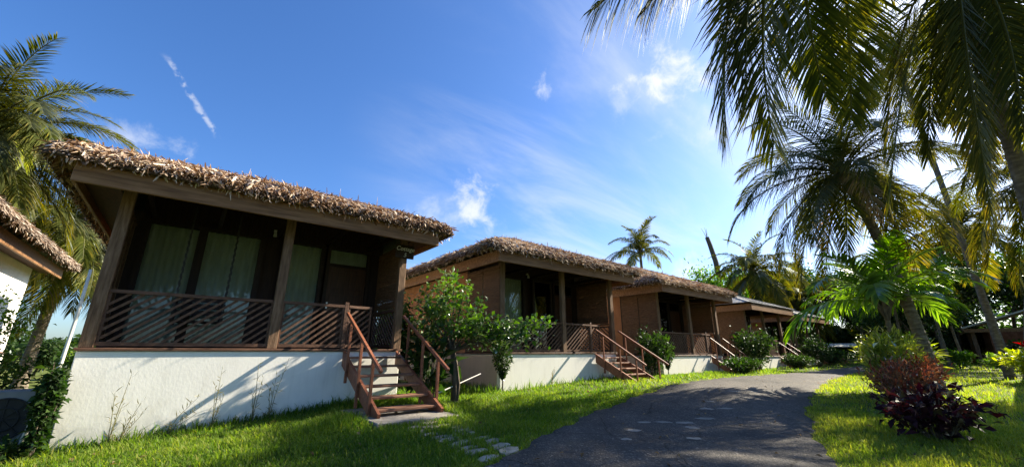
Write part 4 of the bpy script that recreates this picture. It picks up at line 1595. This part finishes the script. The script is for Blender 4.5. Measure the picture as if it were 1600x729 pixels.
shrub('porch_bush', 'dark bush between second steps and third cottage', 13.6, 8.75, .8, .5, 1.75, 1500, .16, 'leafdark', lw=.5, seed=17, stems=14, up=.3)
shrub('porch_bush', 'bush hiding the steps of the fourth cottage', 29.6, 8.0, 1.0, .8, 1.7, 1200, .18, 'leafdark', lw=.45, seed=18, stems=14, up=.3)
shrub('porch_bush', 'leafy bush in front of the last cottage', 33.0, 8.2, 1.1, .8, 1.2, 1000, .2, 'leafdark', lw=.45, seed=19, stems=14, up=.3)


def topiary(x, y, zc, label, seed):
    r = np.random.default_rng(seed)
    root = empty('topiary_shrub', gp(x, y, 0), 0, label, 'bush', 'small trimmed shrubs')
    zb = zc - float(gz(x, y))
    MB().tube([(0, 0, -.05), (.02, .01, zb * .5), (0, 0, zb)], [.02, .016, .012], 6).build('stem', M['bark'], root)
    n = 1100
    th, f = r.uniform(0, 6.28, n), r.random(n) ** .6
    z = r.uniform(-1, 1, n)
    rad = np.where(z > 0, np.sqrt(1 - z * z * .7), (1 + z) * .95 + .06) * .27
    P = np.stack([rad * f * np.cos(th), rad * f * np.sin(th), zb + z * .42], -1)
    D = nrm(P - np.array([0, 0, zb - .2]) + r.normal(0, .25, (n, 3)))
    g = leaves(P, D, r.normal(0, .6, (n, 3)) + [0, 0, 1], .09 * r.uniform(.6, 1.2, n), .05, r.beta(2, 2, n))
    place('foliage', tri_mesh('foliage', g[0], g[1], M['leafdark'], g[2]), root, kind='stuff')


topiary(6.72, 8.82, 1.38, 'small dark heart shaped shrub on a bare stem at the corner of second cottage', 5)
topiary(14.75, 8.85, 1.45, 'small dark trimmed shrub at the corner of third cottage', 6)


def gap_tree():
    """the small leafy tree between the first two cottages"""
    r = np.random.default_rng(5)
    x, y = 4.8, 8.05
    root = empty('small_leafy_tree', gp(x, y, -.03), 0, 'small bright leafy tree between the first two cottages', 'tree')
    RT, UP, FW = np.array([.7815, -.624, 0]), np.array([0, 0, 1.]), np.array([.624, .7815, 0])
    tr = MB()
    tr.tube([(0, 0, 0), (.02, 0, .4), (-.02, .02, .8), (-.06, .03, 1.15)], [.085, .07, .062, .055], 9)
    tr.tube([(.05, -.05, 0), (.09, -.05, .4), (.02, -.03, .85), (-.05, 0, 1.15)], [.035, .03, .03, .025], 6)
    tr.build('trunk', M['bark'], root, smooth=True)
    tips = []
    br = MB()
    for (a, b, c) in ((-1.0, 1.7, .2), (-.95, 2.2, .0), (-.85, 2.5, .3), (-.3, 2.85, .2), (-.75, 1.9, .1), (-.5, 2.55, .2), (-.1, 2.75, .0), (.2, 2.5, -.3), (.5, 2.15, .1), (.9, 1.75, -.1), (1.3, 1.65, .0),
                      (1.75, 1.6, .0), (2.05, 1.75, -.1), (1.9, 1.4, .1), (1.5, 1.35, -.2), (.9, 1.35, -.3), (-.3, 2.1, -.5), (.3, 1.85, .5), (-.8, 1.45, .2), (.1, 1.6, -.4), (.6, 1.7, -.4), (-.55, 2.05, -.3)):
        e = RT * a + UP * b + FW * c
        s = np.array([-.06, .03, 1.1])
        m = s + (e - s) * .5 + UP * .12
        br.tube([s, m, e], [.028, .016, .006], 5)
        for f in np.linspace(.45, 1.04, 9):
            q = (1 - f) ** 2 * s + 2 * f * (1 - f) * (m + UP * .1) + f * f * e
            tips.append(q)
    br.build('branches', M['bark'], root)
    tips = np.array(tips)
    n = 2300
    P = tips[r.integers(0, len(tips), n)] + r.normal(0, .1, (n, 3))
    D = nrm(r.normal(0, .8, (n, 3)) + RT * .3 + UP * .15)
    Nn = r.normal(0, .5, (n, 3)) + UP
    tint = np.clip(r.beta(2, 2, n) * .75 + .2 * (P[:, 2] - 1.9), 0, 1)  # crown light painted into the tint: darker low leaves, paler top ones
    ln = r.uniform(.09, .17, n)
    g = leaves(P, D, Nn, ln, ln * .62, tint, .15)
    place('crown', tri_mesh('crown', g[0], g[1], M['leafshine'], g[2]), root, kind='stuff')


gap_tree()
lt = tree_meshes(3.6, .05, 1.0, 900, .14, 71, trunk_h=.45)
put_tree(lt, -3.45, 13.9, .86, .5, 'young leafy tree at the left edge against the white wall', name='broadleaf_tree')
lt2 = tree_meshes(3.0, .05, 1.0, 1200, .13, 72, trunk_h=.3, m='leafdark')
put_tree(lt2, -3.9, 12.6, .55, 1.5, 'dark leafy sapling behind the air conditioner', name='broadleaf_tree')

shrub('leafy_bush', 'leafy green bush behind the air conditioner', -3.0, 12.2, .8, .7, 1.7, 1100, .15, 'leaf', lw=.5, seed=25, stems=14, up=.3)

# fallen pole leaning by the small tree
MBp = MB().tube([(4.35, 7.95, .78), (5.6, 8.2, 1.12)], [.014, .012], 6)
tag(MBp.build('bamboo_stick', M['pale']), 'thin pale stick leaning beside the small tree trunk', 'stick')


def weed(x, y, h, lean, label, seed):
    r = np.random.default_rng(seed)
    root = empty('tall_weed', gp(x, y, 0), 0, label, 'weed', 'tall weeds along the white plinth')
    st = MB()
    P, D = [], []
    for k in range(3):
        hh = h * (1, .75, .55)[k]
        dx, dy = lean + r.normal(0, .08), r.normal(-.03, .03)
        p = [(0, 0, 0), (dx * .35, dy, hh * .5), (dx, dy * 2, hh)]
        st.tube(p, [.006, .005, .002], 4)
        for f in np.linspace(.1, 1, 16):
            P.append(np.array([dx * f ** 1.4, dy * 2 * f, hh * f]))
            D.append(r.normal(0, .6, 3) + np.array([0, 0, .8]))
    st.build('stalks', M['stem'], root)
    g = leaves(np.array(P), np.array(D), r.normal(0, 1, (len(P), 3)), .06 + .1 * r.random(len(P)), .012, r.random(len(P)))
    place('foliage', tri_mesh('foliage', g[0], g[1], M['weed'], g[2]), root, kind='stuff')


for i, (x, h, l, lab) in enumerate(((-.62, 1.05, .1, 'tall thin weed left of the middle on the sunlit plinth'), (-.5, .62, .12, 'short reddish stalk close beside the tall weed'), (.02, .62, .35, 'slanting weed stalk at the middle of the sunlit plinth'),
                                    (.62, .95, .05, 'bushy seeding weed where the stair shadow crosses the plinth'), (1.2, 1.0, .03, 'tall dark weed right of the stair shadow'), (1.45, 1.0, .02, 'tall dark weed nearest to the steps'),
                                    (8.6, .5, .1, 'thin stalk before the second plinth'))):
    weed(x, YC - .16, h, l, lab, 300 + i)

# ------------------------------------------------------------------ hut, shelter, boulder far right
hut = empty('metal_roofed_hut', gp(47.5, .2, 0), R(6), 'small hut with pale ribbed metal roof on a brown post at right', 'hut')
h = MB()
h.box(-1.8, 5, -4.5, 1.6, 0, 2.35)
h.build('wall', M['brick'], hut)
h = MB()
h.add([(-3.2, 2.9, 2.45), (6, 2.9, 2.45), (6, -1.6, 4.0), (-3.2, -1.6, 4.0), (-3.2, 2.9, 2.52), (6, 2.9, 2.52), (6, -1.6, 4.07), (-3.2, -1.6, 4.07)],
      [(3, 2, 1, 0), (4, 5, 6, 7), (0, 1, 5, 4), (1, 2, 6, 5), (2, 3, 7, 6), (3, 0, 4, 7)])
h.add([(-3.2, -6.2, 2.45), (6, -6.2, 2.45), (6, -1.6, 4.0), (-3.2, -1.6, 4.0), (-3.2, -6.2, 2.52), (6, -6.2, 2.52), (6, -1.6, 4.07), (-3.2, -1.6, 4.07)],
      [(0, 1, 2, 3), (7, 6, 5, 4), (4, 5, 1, 0), (5, 6, 2, 1), (6, 7, 3, 2), (7, 4, 0, 3)])
for k in range(24):
    x = -3.1 + k * .39
    h.beam((x, 2.9, 2.53), (x, -1.6, 4.08), .12, .05)
    h.beam((x, -6.2, 2.53), (x, -1.6, 4.08), .12, .05)
h.build('roof', M['hutmetal'], hut)
MB().box(-3.15, 5.9, 2.75, 2.83, 2.2, 2.44).build('fascia', M['fascia'], hut)
MB().box(-3.15, -3.07, -6.0, 2.74, 2.2, 2.44).build('fascia', M['fascia'], hut)
for x in (-2.6, 1.5, 5.2):
    MB().box(x, x + .22, 2.3, 2.52, -.1, 2.44).build('post', M['post'], hut)

sh = empty('small_shelter', gp(39.5, 8.7, 0), R(20), 'low shelter with pale slanting roof and red panel at the lane end', 'shelter')
h = MB()
h.add([(-1.3, -1.2, 1.15), (1.3, -1.2, 1.4), (1.3, 1.2, 1.4), (-1.3, 1.2, 1.15), (-1.3, -1.2, 1.21), (1.3, -1.2, 1.46), (1.3, 1.2, 1.46), (-1.3, 1.2, 1.21)],
      [(3, 2, 1, 0), (4, 5, 6, 7), (0, 1, 5, 4), (1, 2, 6, 5), (2, 3, 7, 6), (3, 0, 4, 7)])
h.build('roof', M['pale'], sh)
for x, y in ((-1.1, -1), (1.1, -1), (1.1, 1), (-1.1, 1)):
    MB().box(x - .05, x + .05, y - .05, y + .05, -.1, 1.2).build('post', M['dark'], sh)
MB().box(.2, 1.2, -1.1, -1.06, .55, 1.3).build('panel', M['redpaint'], sh)

bo = MB()
rr = np.random.default_rng(3)
th, ph = np.linspace(0, 2 * np.pi, 15)[:-1], np.linspace(-.3, 1, 8)
k = len(th)
for p in ph:
    for t in th:
        a = 1 + .16 * math.sin(3 * t + p * 4) + .1 * math.sin(5 * t - p * 7) + rr.normal(0, .03)
        c = math.cos(p * math.pi / 2)
        bo.v.append((1.15 * a * c * math.cos(t), .8 * a * c * math.sin(t), .95 * math.sin(p * math.pi / 2) * (1 + .1 * math.sin(2 * t))))
for i in range(len(ph) - 1):
    for j in range(k):
        a, b = i * k + j, i * k + (j + 1) % k
        bo.f.append((a, b, b + k, a + k))
b_ = bo.build('boulder', M['rock'], loc=gp(35.0, 3.7, -.1))
tag(b_, 'grey boulder on the lawn under the palms', 'boulder')

# ------------------------------------------------------------------ grass
HOUSES = [(a, a + 5.2) for a in (-9.45, -1.26, 6.92, 15.0, 23.4, 31.3)]


def grass():
    az0 = 51.4
    parts = []

    def pts(n, r0, r1):
        a = np.radians(az0 + rng.uniform(-56, 57, n))
        rr_ = rng.uniform(r0, r1, n)
        x, y = rr_ * np.cos(a), rr_ * np.sin(a)
        return x, y, rr_

    def ok(x, y):
        k = ~((y < road_l(x) - .02) & (y > road_r(x) + .02))
        for a, b in HOUSES:
            k &= ~((x > a - .02) & (x < b + .02) & (y > YC + .0))
        k &= y < 12
        k &= ~((x > 2.5) & (x < 3.95) & (y > 6.4) & (y < 8.3))
        px = np.zeros_like(x)
        for (u, v) in PATH:
            px = np.maximum(px, np.exp(-(((x - u) / .14) ** 2 + ((y - v) / .07) ** 2)))
        k &= ~(rng.random(len(x)) < px * 1.5)
        return k
    for n, r0, r1, hmul, wmul, seg in ((230000, 3.6, 11, 1, 1, 2), (120000, 9, 24, 1.15, 1.8, 1), (40000, 22, 50, 1.35, 3.6, 1)):
        x, y, rr_ = pts(n, r0, r1)
        k = ok(x, y)
        x, y, rr_ = x[k], y[k], rr_[k]
        m = len(x)
        patch = np.sin(x * 1.3 + .6 * np.sin(y * 2.1)) * np.cos(y * 1.7 + .5 * np.sin(x * 1.1))
        patch2 = np.sin(x * 4.3 + y * 2.7) * np.cos(y * 5.1 - x * 1.9)
        h = (.05 + .028 * patch + .018 * patch2 + rng.gamma(2., .012, m)) * hmul
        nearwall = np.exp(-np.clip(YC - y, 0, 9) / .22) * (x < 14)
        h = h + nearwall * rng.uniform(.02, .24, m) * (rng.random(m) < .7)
        clump = np.exp(-(((x - 2.25) / .45) ** 2 + ((y - 7.1) / .5) ** 2)) + np.exp(-(((x - 4.05) / .22) ** 2 + ((y - 6.9) / .4) ** 2))
        h = h + clump * rng.uniform(0, .2, m)
        edge = np.minimum(np.abs(y - road_l(x)), np.abs(y - road_r(x)))
        h *= .55 + .45 * np.clip(edge / .35, 0, 1)
        w = (.0045 + .004 * rng.random(m)) * wmul * (1 + .4 * nearwall)
        a = rng.uniform(0, 6.28, m)
        lean = rng.uniform(.15, .95, m) * h
        B = np.stack([x, y, gz(x, y) - .005], -1)
        side = np.stack([-np.sin(a), np.cos(a), np.zeros(m)], -1) * w[:, None]
        out = np.stack([np.cos(a), np.sin(a), np.zeros(m)], -1)
        up = np.array([0, 0, 1.])
        tip = B + out * lean[:, None] + up * (h * .92)[:, None]
        mid = B + out * (lean * .3)[:, None] + up * (h * .6)[:, None]
        dry = .08 + .3 * smoothf(5.5, 1.0, y - .25 * np.clip(x - 6, 0, 8)) + .22 * np.exp(-edge / .22)
        patch3 = np.sin(x * .9 + 2.1 * np.sin(y * .7)) * np.sin(y * 1.2 + 1.3 * np.cos(x * .8))
        tint = np.clip(rng.beta(2.2, 2.4, m) * .62 + .13 * patch + .11 * patch2 + .2 * np.clip(patch3, 0, 1) + dry, 0, 1)
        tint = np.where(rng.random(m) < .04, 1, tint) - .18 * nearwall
        if seg == 2:
            V = np.stack([B + side, B - side, mid - side * .75, mid + side * .75, tip], 1)
            T = np.array([(0, 1, 2), (0, 2, 3), (3, 2, 4)])
        else:
            V = np.stack([B + side, B - side, tip], 1)
            T = np.array([(0, 1, 2)])
        kk = V.shape[1]
        T = (np.arange(m)[:, None, None] * kk + T[None]).reshape(-1, 3)
        parts.append((V.reshape(-1, 3), T, np.repeat(tint, kk)))
    V, T, t = join(parts)
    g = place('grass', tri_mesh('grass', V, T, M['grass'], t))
    tag(g, 'short sunlit grass growing on both verges of the lane', 'grass', kind='stuff')


grass()


def litter():
    r = np.random.default_rng(12)
    n = 520
    a = np.radians(51.4 + r.uniform(-50, 50, n))
    q = r.uniform(4, 22, n)
    x, y = q * np.cos(a), q * np.sin(a)
    k = (y < 8.9) & ((r.random(n) < .8) | (np.minimum(np.abs(y - road_l(x)), np.abs(y - road_r(x))) < .5))
    x, y = x[k], y[k]
    n = len(x)
    P = np.stack([x, y, gz(x, y) + .06], -1)
    D = np.stack([r.normal(0, 1, n), r.normal(0, 1, n), r.normal(0, .12, n)], -1)
    g = leaves(P, D, r.normal(0, .25, (n, 3)) + [0, 0, 1], r.uniform(.05, .14, n), r.uniform(.015, .05, n), r.random(n), .2, .2)
    o = place('leaf_litter', tri_mesh('leaf_litter', g[0], g[1], M['fronddry'], g[2]))
    tag(o, 'scattered dry brown leaves lying on lane and lawn', 'leaf litter', kind='stuff')


litter()
